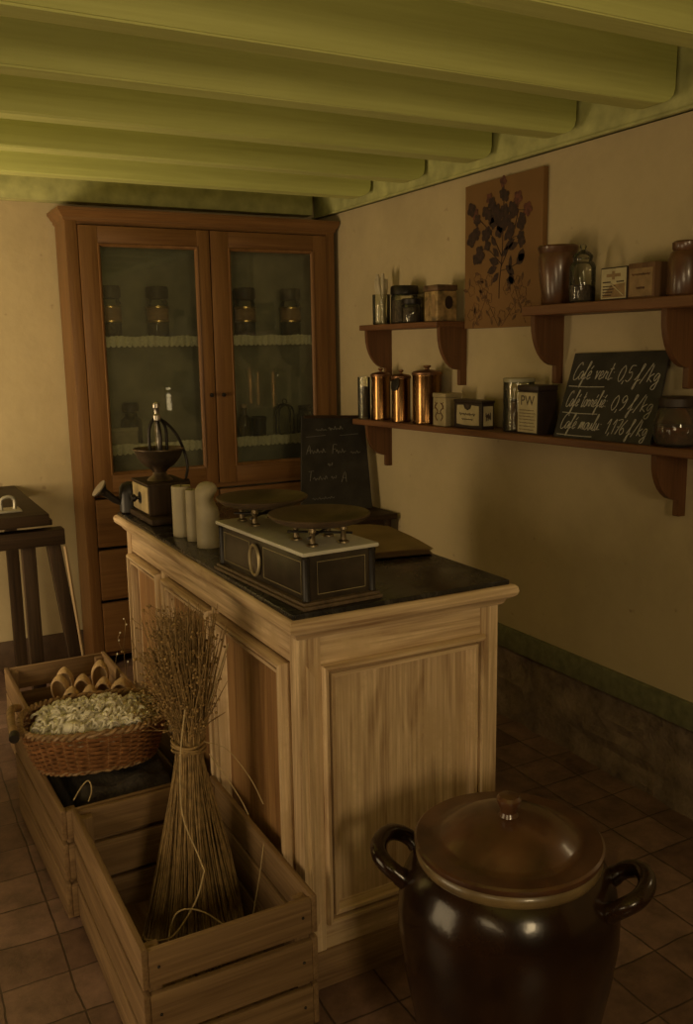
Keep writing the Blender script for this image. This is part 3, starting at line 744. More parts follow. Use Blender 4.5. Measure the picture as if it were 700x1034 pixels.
link('contents', M().lathe([(0, .007), (.0545, .007), (.0545, .112), (.03, .118), (0, .116)], 30), plain('brown_grounds', (.17, .10, .05), .8, 0, .4, 120, bump=.5), t, False)
link('lid', M().lathe([(.050, .178), (.0595, .184), (.060, .194), (.056, .198), (0, .199)], 36), plain('green_glass_lid', (.34, .31, .2), .25, 0, .1), t, False)
t = box_tin('coffee_tin', 'tall dark coffee tin with a pale lettered label', 1.335, .795, .088, .112, .174, TINDARK, TINDARK, .02)
b = M(); b.box(-.0457, -.0446, -.053, .053, .006, .148)
lb = link('paper_label', b, LABELC, t, False)
def font_text(name, s, size, mat, parent, mtx, ext=.0004):
    cu = bpy.data.curves.new(name, 'FONT'); cu.body = s; cu.size = size; cu.extrude = ext; cu.align_x = 'CENTER'; cu.align_y = 'CENTER'
    tmp = bpy.data.objects.new('tmp', cu); COL.objects.link(tmp)
    dg = bpy.context.evaluated_depsgraph_get(); me = bpy.data.meshes.new_from_object(tmp.evaluated_get(dg))
    bpy.data.objects.remove(tmp); me.transform(mtx); me.materials.append(mat)
    o = bpy.data.objects.new(name, me); COL.objects.link(o); o.parent = parent
    return o
FACEX = Matrix(((0, 0, -1, 0), (-1, 0, 0, 0), (0, 1, 0, 0), (0, 0, 0, 1)))   # text faces -x, reads towards -y
font_text('letters', 'PW', .050, INK, lb, Matrix.Translation((-.0458, 0, .118)) @ FACEX)
b = M()
for k, zz in enumerate((.085, .074, .063, .052, .040, .028, .016)): squig(b, .044, -.044 if k % 2 else -.036, zz, -.0462, .0022, .0009, 24)
link('label_print', b, ARTMID, lb, False)
t = thing('amber_jar', 'squat rounded amber glass jar in front of the right edge of the price board', 'jar', at_lo(1.372, .205))
link('body', M().lathe([(0, 0), (.045, 0), (.060, .01), (.067, .035), (.066, .075), (.056, .105), (.048, .115), (.048, .122)], 36), glassy('amber_glass', (.62, .36, .14), .03, .08), t, False)
link('contents', M().lathe([(0, .004), (.05, .006), (.061, .03), (.060, .06), (0, .066)], 28), plain('amber_goods', (.13, .055, .02), .4, 0, .4, 60), t, False)
link('lid', M().lathe([(.049, .116), (.053, .12), (.053, .142), (.048, .148), (0, .150)], 36), TINDARK, t, False)

# ------------------------------------------------------------------ upper left shelf
t = thing('taper_jar', 'glass jar of pale taper candles at the far end of the upper left shelf', 'jar', (1.395, 1.985, ZUL(0)+.001))
link('glass', M().lathe([(0, .003), (.036, .003), (.038, 0), (.040, .004), (.041, .135), (.0395, .136), (.038, .006)], 28), GLASS, t, False)
for k in range(7):
    a = k*2*PI/7; r0, r1 = .018, .023
    link('taper_candle', M().tube([(r0*math.cos(a+2.2), r0*math.sin(a+2.2), .005), (r1*math.cos(a), r1*math.sin(a), .17+.012*(k % 3)), (r1*1.05*math.cos(a), r1*1.05*math.sin(a), .205+.012*(k % 3))], [.0105, .0105, .007], 9), CREAM, t, False)
def lid_jar(lab, x, y, r, h, z=ZUL(0)):
    t = thing('lidded_jar', lab, 'jar', (x, y, z+.001), 0, 'dark jars on the upper left shelf')
    link('glass', M().lathe([(0, .002), (r*.95, 0), (r, .004), (r, h*.72), (r*.94, h*.78)], 32), GLASS, t, False)
    link('contents', M().lathe([(0, .005), (r*.9, .005), (r*.9, h*.62), (0, h*.64)], 26), DKFILL, t, False)
    link('lid', M().lathe([(r*.96, h*.76), (r*1.03, h*.78), (r*1.03, h*.96), (r*.96, h), (0, h)], 32), IRON, t, False)
lid_jar('taller dark lidded glass jar beside the taper candles', 1.402, 1.795, .060, .163)
lid_jar('shorter dark lidded glass jar beside the decorated tin', 1.362, 1.672, .042, .102)
t = thing('decorated_tin', 'decorated square tin with a dark emblem next to the botanical canvas', 'tin', (1.386, 1.486, ZUL(0)+.001))
DT = plain('decorated_tan_tin', (.33, .22, .095), .5, .1, .5, 28)
link('body', M().box(-.048, .048, -.050, .050, 0, .122, .006), DT, t, False)
link('lid', M().box(-.051, .051, -.053, .053, .122, .146, .005), plain('brown_tin_lid', (.13, .075, .04), .5, .1, .3, 30), t, False)
b = M(); b.prism([(.020*math.cos(a)+.008, .075+.027*math.sin(a)) for a in [2*PI*k/16 for k in range(16)]], 'xz', -.0512, -.0500)
link('emblem', b, TINDARK, t, False)
b = M(); b.prism([(-.036, .02), (-.010, .02), (-.006, .1), (-.02, .11), (-.036, .09)], 'yz', -.0489, -.0478); b.prism([(.010, .03), (.034, .02), (.036, .08), (.012, .1)], 'yz', -.0489, -.0478)
link('painted_panel', b, LABELT, t, False)

# ------------------------------------------------------------------ upper right shelf
t = thing('pottery_jar', 'red brown pottery jar in front of the botanical canvas', 'jar', (1.392, .775, ZUR(0)+.001))
link('body', M().lathe([(0, .002), (.042, 0), (.045, .004), (.056, .05), (.064, .11), (.066, .155), (.062, .172), (.067, .182), (.070, .192), (.066, .198), (.058, .190), (.056, .172), (.058, .12), (.04, .02), (0, .015)], 44), REDPOT, t, False)
t = thing('apothecary_jar', 'clear glass jar with domed stopper between pottery jar and boxes', 'jar', (1.375, .632, ZUR(0)+.001))
link('body', M().lathe([(0, .003), (.040, .001), (.043, .006), (.043, .115), (.038, .128), (.030, .134), (.032, .14), (.032, .144)], 34), GLASS, t, False)
link('contents', M().lathe([(0, .006), (.040, .006), (.040, .055), (0, .062)], 26), DKFILL, t, False)
link('stopper', M().lathe([(.030, .143), (.034, .147), (.032, .152), (.024, .162), (.012, .168), (.008, .172), (.012, .18), (.009, .187), (0, .189)], 30), GLASS, t, False)
def carton(lab, x, y, dx, dy, h, mat):
    t = thing('carton', lab, 'box', (x+dx/2, y+dy/2, ZUR(0)+.001), 0, 'cartons on the upper right shelf')
    link('body', M().box(-dx/2, dx/2, -dy/2, dy/2, 0, h, .002), mat, t, False)
    return t
t = carton('carton with a bright cream front on the upper right shelf', 1.337, .392, .065, .115, .100, TINDARK)
b = M(); b.box(-.0338, -.0327, -.0535, .0535, .004, .096)
fr = link('printed_front', b, LABELC, t, False)
b = M()
b.prism([(-.050, .050), (-.050, .008), (.048, .008), (.010, .046)], 'yz', -.0345, -.0339)
b.prism([(.006, .088), (-.006, .088), (-.006, .080), (-.03, .080), (-.03, .070), (-.006, .070), (-.006, .062), (.006, .062), (.006, .070), (.03, .070), (.03, .080), (.006, .080)], 'yz', -.0345, -.0339)
link('printed_picture', b, LABELT, fr, False)
b = M(); b.tube([(-.0347, .012, .052), (-.0347, -.045, .012)], .0022, 4); 
link('printed_line', b, LABELC, fr, False)
b = M(); squig(b, .045, .012, .055, -.0344, .002, .0013); squig(b, -.014, -.045, .055, -.0344, .002, .0013)
for k in range(4): squig(b, .044, -.010+k*.006, .042-k*.009, -.0349, .002, .0012)
link('label_print', b, INK, fr, False)
t = carton('brown carton beside the bright cream fronted carton', 1.337, .283, .075, .106, .104, wood('brown_carton', (.10, .05, .025), (.17, .09, .04), 'z', .6))
b = M(); b.box(-.0388, -.0377, -.046, .046, .006, .088)
fr = link('printed_front', b, LABELT, t, False)
b = M(); squig(b, .036, -.036, .070, -.0392, .003, .0018); squig(b, .016, -.016, .030, -.0392, .004, .0016)
link('label_print', b, ARTMID, fr, False)
t = thing('stone_bottle', 'brown stoneware bottle beside the brown carton at the shelf end', 'bottle', (1.378, .205, ZUR(0)+.001))
link('body', M().lathe([(0, .001), (.046, 0), (.050, .006), (.050, .105), (.044, .122), (.036, .128), (.040, .134), (.040, .15), (.034, .155), (0, .155)], 36), REDPOT, t, False)

# ------------------------------------------------------------------ counter scale
sc = thing('counter_scale', 'black counter scale with pale marble top and two round pans', 'scale', (.128, .268, H+.0005), math.radians(3.5))
sc_l, sc_w = .455, .178
link('base', M().box(-sc_w/2-.017, sc_w/2+.017, -sc_l/2-.017, sc_l/2+.017, .0, .009, .003).box(-sc_w/2-.012, sc_w/2+.012, -sc_l/2-.012, sc_l/2+.012, .009, .017, .003), wood('dark_scale_wood', (.06, .04, .025), (.14, .095, .055), 'y', .4), sc, False)
link('body', M().box(-sc_w/2, sc_w/2, -sc_l/2, sc_l/2, .015, .121, .003), LACQ, sc, False)
for sx in (-1, 1):
    for sy in (-1, 1): link('corner_column', M().lathe([(.006, .015), (.010, .019), (.0085, .024), (.0085, .110), (.010, .115), (.006, .121)], 14, at=(sx*(sc_w/2-.002), sy*(sc_l/2-.002), 0)), BLACKTIN, sc, False)
b = M()
def rect_line(face, u0, u1, v0, v1, w, r=.0011):
    f = (lambda u, v: (u, w, v)) if face == 'y' else (lambda u, v: (w, u, v))
    b.tube([f(u0, v0), f(u1, v0), f(u1, v1), f(u0, v1)], r, 4, closed=True)
rect_line('y', -sc_w/2+.030, sc_w/2-.022, .030, .104, -sc_l/2-.0006)
rect_line('x', .055, sc_l/2-.02, .030, .104, -sc_w/2-.0006); rect_line('x', -sc_l/2+.02, -.02, .030, .104, -sc_w/2-.0006)
link('pinstripe', b, GOLDL, sc, False)
b = M()
b.box(-sc_w/2-.011, sc_w/2+.011, -sc_l/2-.011, sc_l/2+.011, .121, .131, .004)
link('marble_top', b, WHITEM, sc, False)
ring = [(-sc_w/2-.006, .018+.026*math.cos(a), .066+.037*math.sin(a)) for a in [2*PI*i/32 for i in range(32)]]
d = link('dial', M().tube(ring, .0042, 8, closed=True), plain('dull_ring', (.34, .27, .15), .4, .5, .2, 30), sc, False)
link('dial_glass', M().lathe([(0, .004), (.024, .003), (.026, 0)], 32, mat=Matrix.Translation((-sc_w/2-.001, .018, .066)) @ Matrix.Rotation(-PI/2, 4, 'Y') @ Matrix.Scale(1.38, 4, (1, 0, 0))), plain('dial_face', (.10, .075, .05), .25), d, False)
for yy in (-.146, .150):
    p = link('pan', M().lathe([(0, .170), (.05, .171), (.085, .176), (.105, .183), (.117, .192), (.119, .196), (.117, .198), (.112, .194), (.09, .1815), (.05, .176), (0, .175)], 48, at=(-.004, yy, 0)), PEWTER, sc, False)
    b = M()
    for ang in (.7, 2.3, 3.9, 5.4):
        q = (-.004+.058*math.cos(ang), yy+.058*math.sin(ang), 0)
        link('peg', M().lathe([(0, .131), (.014, .1315), (.013, .135), (.007, .138), (.006, .158), (.009, .163), (.007, .172)], 14, at=q), plain('dull_peg_metal', (.26, .20, .12), .38, .9, .2, 30), p, False)
    link('cross_bar', M().tube([(-.062, yy-.05, .152), (.054, yy+.05, .152)], .003, 6).tube([(.054, yy-.05, .152), (-.062, yy+.05, .152)], .003, 6), IRON, p, False)

# ------------------------------------------------------------------ coffee mill
ml = thing('coffee_mill', 'old coffee mill with brass drawer front, bowl hopper and crank', 'coffee mill', (.118, 1.335, H+.0005))
link('base_board', M().box(-.084, .086, -.165, .110, 0, .021, .005), DKY, ml, False)
link('body', M().box(-.068, .070, -.092, .106, .021, .124, .003).box(-.073, .075, -.098, .111, .121, .129, .003), DKZ, ml, False)
d = link('drawer_front', M().box(-.0725, -.0675, -.084, .098, .028, .118, .002), plain('dull_brass_plate', (.46, .36, .19), .5, .5, .25, 22), ml, False)
link('drawer_knob', M().lathe([(.010, 0), (.006, .006), (.006, .012), (.014, .020), (.012, .03), (0, .034)], 18, mat=Matrix.Translation((-.072, .006, .072)) @ Matrix.Rotation(-PI/2, 4, 'Y')), IRON, d, False)
link('keyhole_plate', M().lathe([(.022, 0), (.020, .002), (0, .002)], 20, mat=Matrix.Translation((-.0725, .006, .072)) @ Matrix.Rotation(-PI/2, 4, 'Y')), BLACKTIN, d, False)
link('hopper', M().lathe([(.045, .129), (.040, .136), (.026, .146), (.022, .156), (.030, .166), (.055, .184), (.074, .208), (.083, .232), (.088, .236), (.087, .240), (.080, .236), (.068, .208), (.048, .184), (.02, .17), (0, .168)], 44), plain('hopper_metal', (.13, .095, .065), .4, .8, .3, 15), ml, False)
for s_ in (-1, 1):
    link('bridge_strap', M().tube(cr([(s_*.030, 0, .225), (s_*.030, 0, .30), (s_*.016, 0, .335), (0, 0, .345)], 5), .0055, 8), IRON, ml, False)
link('bridge_strap', M().tube(cr([(0, -.03, .22), (0, -.030, .29), (0, -.012, .33)], 5), .0055, 8), IRON, ml, False)
link('spindle', M().lathe([(.008, .17), (.008, .33), (.013, .336), (.013, .352), (.008, .358), (.009, .372), (.013, .378), (.012, .392), (.004, .398), (0, .398)], 16), plain('worn_bright_metal', (.42, .38, .33), .3, .8, .5, 60), ml, False)
cr_ = link('crank_arm', M().tube(cr([(0, 0, .342), (.030, -.004, .325), (.066, -.008, .280), (.090, -.012, .215), (.096, -.014, .165), (.088, -.016, .130)], 7), [.005]*35+[.0045], 8), IRON, ml, False)
link('crank_knob', M().lathe([(.004, 0), (.011, .004), (.015, .016), (.011, .028), (0, .032)], 16, at=(.088, -.016, .098)), DKZ, cr_, False)

# rolls on the counter
def roll(lab, x, y, r, h, cap=None):
    t = thing('cream_candle', lab, 'candle', (x, y, H+.0005), 0, 'thick cream candles on the counter')
    pr = [(0, 0), (r*.97, 0), (r, .003), (r, h-.004), (r*.96, h)]
    if cap is None:
        pr += [(r*.8, h), (r*.3, h-.006), (0, h-.007)]
        link('body', M().lathe(pr, 32), CREAM, t, False)
        link('wick', M().tube([(0, 0, h-.008), (.001, 0, h+.002), (.003, .001, h+.006)], .0012, 6), INK, t, False)
    return t
roll('cream candle nearest the coffee mill, thick and flat topped', .075, .970, .030, .158)
roll('slimmest cream candle, middle one of the three', .080, .880, .020, .157)
t = thing('cream_candle', 'tallest cream candle with hollowed rounded head beside the scale', 'candle', (.090, .775, H+.0005), 0, 'thick cream candles on the counter')
b = M(); n = 40; rows = []
R_, h_ = .034, .195
for i in range(46):
    z = h_*i/45
    base = R_ if z < h_-.034 else R_*math.sqrt(max(0, 1-((z-(h_-.034))/.034)**2))*1.0
    row = []
    for j in range(n):
        a = 2*PI*j/n
        q = base
        dz = (z-.140)/.020; da = ((a-5.75+PI) % (2*PI)-PI)/.95       # bite on the side facing the scale
        q *= 1-.60*math.exp(-dz*dz-da*da)
        row.append(b.bm.verts.new((q*math.cos(a), q*math.sin(a), z)))
    rows.append(row)
for A, B in zip(rows, rows[1:]):
    for j in range(n): b.bm.faces.new((A[j], A[(j+1) % n], B[(j+1) % n], B[j]))
b.bm.faces.new(rows[0][::-1]); 
bmesh.ops.remove_doubles(b.bm, verts=b.bm.verts[:], dist=.0002)
link('body', b, CREAM, t, False, 1.2)

# paper sheaf
t = thing('paper_sheaf', 'sheaf of brown wrapping paper behind the scale', 'paper', (.490, .520, H+.0005), math.radians(-9))
for k in range(6):
    b = M(); nx, ny = 12, 16; g = {}
    ox, oy = random.uniform(-.004, .004), random.uniform(-.005, .005)
    for i in range(nx+1):
        for j in range(ny+1):
            u, v = i/nx, j/ny
            z = .0004+.0034*k+(k/5)*(.010*math.sin(PI*u)*(.4+.6*v)+.006*v*v+.004*max(0, u-.75)*4*math.sin(v*4))
            g[i, j] = b.bm.verts.new((-.125+.25*u+ox, -.17+.34*v+oy, z))
    for i in range(nx):
        for j in range(ny): b.bm.faces.new((g[i, j], g[i+1, j], g[i+1, j+1], g[i, j+1]))
    bmesh.ops.solidify(b.bm, geom=b.bm.faces[:], thickness=-.0026)
    link('sheet', b, KRAFT, t, False)

# dark metal can with a flared spout at the far end of the counter
t = thing('spouted_can', 'dark metal can with flared spout behind the coffee mill', 'can', (.070, 1.450, H+.0005))
t.location = (.046, 1.484, H+.0005)
link('body', M().lathe([(0, .001), (.032, 0), (.036, .004), (.0365, .07), (.034, .092), (.026, .104), (.010, .110), (0, .111)], 30), BLACKTIN, t, False)
spp = cr([(-.030, 0, .035), (-.055, 0, .05), (-.082, 0, .074), (-.104, 0, .092)], 4)
link('spout', M().tube(spp, [.010+.0005*i for i in range(len(spp)-3)]+[.018, .026, .031], 18), BLACKTIN, t, False)
link('spout_rim', M().lathe([(.026, -.003), (.033, -.002), (.034, .003), (.028, .004), (0, .003)], 24, mat=Matrix.Translation((-.106, 0, .094)) @ Matrix.Rotation(math.radians(-50), 4, 'Y')), plain('worn_rim_metal', (.32, .28, .24), .4, .7), t, False, label='worn bright rim of the flared spout')
link('handle', M().tube(cr([(.036, 0, .085), (.056, 0, .088), (.062, 0, .06), (.054, 0, .028), (.038, 0, .024)], 5), .0045, 8), BLACKTIN, t, False)

# ------------------------------------------------------------------ second blackboard on a side table behind the counter
tb = thing('side_table', 'dark wooden side table behind the counter holding a blackboard', 'table', (1.23, 2.16, 0))
link('tabletop', M().box(1.00, 1.462, 1.96, 2.40, .702, .730, .008), DKX, tb)
link('apron', M().box(1.03, 1.435, 1.99, 2.37, .61, .702, .003), DKX, tb)
for (px, py) in ((1.03, 1.99), (1.435, 1.99), (1.03, 2.37), (1.435, 2.37)):
    link('leg', M().lathe([(0, 0), (.014, 0), (.018, .03), (.014, .06), (.021, .35), (.022, .52), (.018, .55), (.024, .58), (.024, .70)], 16, at=(px+(.012 if px < 1.2 else -.012), py+(.012 if py < 2.1 else -.012), 0)), DKZ, tb)
bb = thing('blackboard', 'large dim blackboard with chalk writing in the back corner', 'chalkboard', (1.23, 2.17, .7315))
Lb = [Vector((1.035, 2.14, .734)), Vector((1.425, 2.14, .734)), Vector((1.425, 2.215, 1.185)), Vector((1.085, 2.215, 1.200))]
def slab(b, q, th):
    n_ = (q[1]-q[0]).cross(q[3]-q[0]).normalized()
    if n_.y > 0: n_ = -n_
    A = [b.bm.verts.new(p) for p in q]; B = [b.bm.verts.new(p-n_*th) for p in q]
    b.bm.faces.new(A); b.bm.faces.new(B[::-1])
    for j in range(4): b.bm.faces.new((A[j], A[(j+1) % 4], B[(j+1) % 4], B[j]))
    return n_
b = M(); nb = slab(b, Lb, .014); link('board', b, SLATE, bb)
b = M(); b.tube([Lb[3]+Vector((.01, 0, -.004)), Lb[2]+Vector((-.01, 0, -.004))], .008, 6); link('top_rail', b, DKX, bb)
link('back_strut', M().tube([(1.25, 2.225, 1.10), (1.25, 2.38, .741)], .008, 8), DKZ, bb)
b = M(); uxb = (Lb[1]-Lb[0]).normalized(); uyb = (Lb[3]-Lb[0]); uyb = (uyb-uxb*uyb.dot(uxb)).normalized()
def ob(x, z): 
    f = (z-.731)/(1.19-.731); return Vector((x, 2.14+.075*f-.0008, z))
def wav(x0, x1, z, amp):
    n_ = max(6, int((x1-x0)/.006)); b.tube(cr([ob(x0+(x1-x0)*i/n_, z+amp*(.5+.5*math.sin(i*2.4))*(1+.3*math.sin(i*1.3))) for i in range(n_+1)], 3), .0013, 4)
wav(1.15, 1.21, 1.125, .010); wav(1.22, 1.30, 1.125, .014); b.tube([ob(1.095, 1.100), ob(1.20, 1.103)], .0014, 4); b.tube([ob(1.28, 1.098), ob(1.38, 1.100)], .0014, 4)
write(b, 'A', ob(1.09, 1.02), uxb, uyb, nb, .04, .0014); wav(1.115, 1.195, 1.02, .016); write(b, 'F', ob(1.225, 1.012), uxb, uyb, nb, .042, .0014); wav(1.25, 1.305, 1.012, .017); wav(1.33, 1.385, 1.006, .010)
wav(1.20, 1.225, .955, .012)
write(b, 'T', ob(1.085, .892), uxb, uyb, nb, .045, .0014); wav(1.115, 1.19, .892, .014); wav(1.21, 1.24, .892, .012); write(b, 'A', ob(1.265, .872), uxb, uyb, nb, .05, .0014)
wav(1.10, 1.22, .80, .008)
link('chalk_writing', b, plain('faint_chalk', (.20, .185, .16), .9, 0, .2, 200), bb)

# ------------------------------------------------------------------ stoneware crock
PXc, PYc, PH = .285, -.396, .55
pot = thing('stoneware_crock', 'large dark brown glazed crock with lid and two ear handles', 'crock', (PXc, PYc, 0))
link('body', M().lathe([(0, .003), (.150, .0), (.158, .006), (.166, .04), (.188, .15), (.210, .27), (.222, .36), (.222, .41), (.214, .455), (.198, .490), (.186, .506), (.180, .512)], 64), GLAZE, pot, False)
link('rim', M().lathe([(.180, .508), (.184, .514), (.186, .522), (.184, .530), (.178, .536), (.160, .536), (.158, .50)], 64), RIMG, pot, False, label='rounded olive brown rim under the lid')
lid = link('lid', M().lathe([(.160, .534), (.186, .537), (.1885, .543), (.1885, .549), (.184, .553), (.155, .552), (.140, .5535), (.134, .557), (.118, .571), (.098, .583), (.070, .592), (.035, .597), (.014, .598), (0, .598)], 72), POTLID, pot, False)
link('knob', M().lathe([(.012, .594), (.020, .598), (.0165, .606), (.019, .616), (.024, .626), (.0245, .634), (.020, .640), (.008, .6425), (0, .6425)], 24), POTLID, lid, False)
def ear(az):
    d = Vector((math.cos(az), math.sin(az), 0)); s_ = Vector((-math.sin(az), math.cos(az), 0))
    pts = []
    prof = [(-.062, .196, .455), (-.066, .225, .478), (-.052, .252, .492), (-.02, .266, .498), (.02, .266, .498), (.052, .252, .492), (.066, .225, .478), (.062, .196, .455)]
    b = M().tube(cr([d*r_+s_*t_+Vector((0, 0, z_)) for t_, r_, z_ in prof], 5), [.0195]*3+[.0175]*30+[.0195]*3, 12)
    link('ear_handle', b, GLAZE, pot, False)
az = math.atan2(-.72, .69)
ear(az); ear(az+PI)

# ------------------------------------------------------------------ crates
def crate(lab, cx, y0, y1, w, h, rz=0):
    t = thing('wooden_crate', lab, 'crate', (cx, (y0+y1)/2, 0), rz, 'wooden crates in a row along the counter')
    ly = (y1-y0)/2; lx = w/2; th = .014
    hs = [(0.012, .112), (.122, .228), (.240, h)]
    for sx in (-1, 1):
        for (a, c) in hs:
            link('side_board', M().box(sx*lx-(th if sx > 0 else 0), sx*lx+(0 if sx > 0 else th), -ly, ly, a, c, .003), CRY, t, False)
    for sy in (-1, 1):
        for (a, c) in hs:
            link('end_board', M().box(-lx+th, lx-th, sy*ly-(th if sy > 0 else 0), sy*ly+(0 if sy > 0 else th), a, c-.004, .003), CRX, t, False)
    for sx in (-1, 1):
        for sy in (-1, 1):
            xx = sx*(lx-th-.016); yy = sy*(ly-th-.016)
            link('corner_post', M().box(xx-.015, xx+.015, yy-.015, yy+.015, .002, h-.012, .002), CRZ, t, False)
    b = M()
    for k in range(4):
        wy = (2*lx-2*th)/4; xa = -lx+th+k*wy
        b.box(xa+.002, xa+wy-.002, -ly+th, ly-th, .004, .014)
    link('floor_board', b, CRY, t, False)
    b = M()
    for sx in (-1, 1):
        for sy in (-1, 1):
            for (a, c) in hs:
                b.ball((sx*(lx-.035), sy*(ly+.0005), (a+c)/2), .0035, 8, 6)
    link('nail', b, IRON, t, False)
    return t
crate('nearest wooden crate, holding the bundle of dried flax', -.190, -.078, .585, .396, .33)
crate('middle wooden crate, underneath the wicker basket of wool', -.217, .602, 1.270, .420, .325, math.radians(2.0))
crate('farthest wooden crate, holding pale wooden clogs', -.192, 1.300, 1.838, .385, .33, math.radians(.5))

# ------------------------------------------------------------------ clogs in the far crate
def clog_mesh():
    b = M(); n = 20; Ls = 14; rows = []; Ln = .27
    for i in range(Ls+1):
        s_ = i/Ls
        w = .046*(1-.25*math.exp(-((s_-.42)/.16)**2))*math.sqrt(max(.10, 1-(abs(s_-.5)/.5)**5))
        hgt = .040+.018*s_ if s_ < .8 else .054
        hgt *= math.sqrt(max(.03, 1-max(0, (s_-.72)/.28)**2.2))
        z = s_*Ln
        gap = 1.0*(1 if s_ < .45 else max(0, 1-(s_-.45)/.10))
        hgt *= 1
        row = []
        for j in range(n+1):
            a = PI/2+gap+(2*PI-2*gap)*j/n
            row.append(b.bm.verts.new((w*math.cos(a), hgt*math.sin(a)*1.0+.018*max(0, s_-.75), z)))
        rows.append(row)
    for A, B in zip(rows, rows[1:]):
        for j in range(n): b.bm.faces.new((A[j], A[j+1], B[j+1], B[j]))
    for r in (rows[0], rows[-1]):
        b.bm.faces.new(r)
    bmesh.ops.remove_doubles(b.bm, verts=b.bm.verts[:], dist=.0005)
    return b
proto = link('wooden_clog', clog_mesh(), CLOGM, smooth=1.2)
md = proto.modifiers.new('wall', 'SOLIDIFY'); md.thickness = .009; md.offset = -1
sd = proto.modifiers.new('round', 'SUBSURF'); sd.levels = 1; sd.render_levels = 1
# (x, y, height of the heel, tilt back, sideways lean, turn)
spots = [(-.238, 1.560, .352, 16, -4, -.5, 'pale wooden clog leaning leftmost in the farthest crate'), (-.212, 1.455, .336, 16, 2, -.35, 'small looking wooden clog in front of the leftmost leaning clog'),
         (-.152, 1.430, .338, 16, 2, -.3, 'pale wooden clog in the middle, close to the basket'), (-.158, 1.530, .348, 16, 0, -.4, 'pale wooden clog second row, left of the narrow clog'),
         (-.082, 1.565, .378, 16, 2, -.3, 'pale wooden clog standing tallest at the back of the crate'), (-.098, 1.452, .350, 16, 2, -.35, 'narrow wooden clog just in front of the tallest clog'),
         (-.046, 1.405, .352, 16, 4, -.5, 'broad pale wooden clog at the counter side of the crate'), (-.200, 1.650, .345, 16, -2, -.3, 'dim wooden clog in the back row left of the tallest clog')]
for k, (x, y, z, rx, ry, rz, lab) in enumerate(spots):
    o = proto if k == 0 else proto.copy()
    if k: COL.objects.link(o)
    o.location = (x, y, z); o.rotation_euler = (math.radians(180+rx), math.radians(ry), rz); o.scale = (.80, .80, .95) if k != 6 else (.98, .85, .95)
    tag(o, lab, 'clog', 'wooden clogs in the crate')

# ------------------------------------------------------------------ dark sacking in the middle crate, basket and wool on it
b = M(); bmesh.ops.create_grid(b.bm, x_segments=26, y_segments=34, size=.5)
for v in b.bm.verts:
    x, y = v.co.x*.36, v.co.y*.58
    e = min(1, (.5-abs(v.co.x))*7, (.5-abs(v.co.y))*7)
    v.co = Vector((-.205+x, .935+y, .02+e*(.280+.012*math.sin(x*40)*math.cos(y*31))))
bmesh.ops.solidify(b.bm, geom=b.bm.faces[:], thickness=.006)
for v in b.bm.verts: v.co.z = max(v.co.z, .0155)
tag(link('dark_sack', b, SACK, smooth=1.5), 'dark stuffed sack filling the middle crate under the basket', 'sack')
BC = Vector((-.250, .902, .3255)); BA, BB, BHT = .210, .158, .128
bk = thing('wicker_basket', 'oval brown wicker basket full of white wool', 'basket', BC, math.radians(-9))
def sup(a, s_, off=0):
    e = 2/2.7; c, q = math.cos(a), math.sin(a)
    x = (BA*s_+off)*math.copysign(abs(c)**e, c); y = (BB*s_+off)*math.copysign(abs(q)**e, q); return x, y
def bs_(z): return .80+.20*(z/BHT)**.7
b = M(); ns = 44
for k in range(17):
    z = .006+k*.0072; pts = []
    for i in range(ns*3):
        a = 2*PI*i/(ns*3); off = .0042*math.cos(ns/2*a*1.0+PI*k)
        x, y = sup(a, bs_(z), off); pts.append((x, y, z+.0006*math.sin(i*.7)))
    b.tube(pts, .0036, 5, closed=True)
link('weave', b, WICKER, bk, False)
b = M()
for i in range(ns):
    a = 2*PI*(i+.5)/ns; b.tube([(*sup(a, bs_(z)), z) for z in (0, .03, .06, .09, .125)], .003, 5)
link('stake', b, WICKERP, bk, False)
b = M()
for ph in (0, PI):
    pts = []
    for i in range(150):
        a = 2*PI*i/150; x, y = sup(a, 1.0, .006*math.cos(a*30+ph)); pts.append((x, y, BHT+.002+.006*math.sin(a*30+ph)))
    b.tube(pts, .0058, 6, closed=True)
link('braided_rim', b, WICKERP, bk, False)
b = M()
for ph in (0, PI):
    pts = []
    for i in range(110):
        a = 2*PI*i/110; x, y = sup(a, .82, .004*math.cos(a*26+ph)); pts.append((x, y, .006+.004*math.sin(a*26+ph)))
    b.tube(pts, .0045, 6, closed=True)
link('foot_braid', b, WICKERP, bk, False)
vs = [sup(2*PI*i/40, .80) for i in range(40)]
link('base', M().prism(vs, 'xy', .002, .008), WICKER, bk, False)
b = M().tube(cr([(-BA-.004, .12, BHT+.004), (-BA-.020, .06, BHT+.026), (-BA-.022, -.02, BHT+.030), (-BA-.014, -.105, BHT+.008)], 6), [.012]*19, 12)
for k in range(12):
    pass
link('handle', b, WICKERP, bk, False)
link('handle_end', M().lathe([(0, -.004), (.0135, -.004), (.0145, 0), (.0145, .02), (.013, .024), (0, .024)], 14, mat=Matrix.Translation((-BA-.013, -.118, BHT+.007)) @ Matrix.Rotation(math.radians(-80), 4, 'X')), BLACKTIN, bk, False, label='dark bound end of the basket handle')
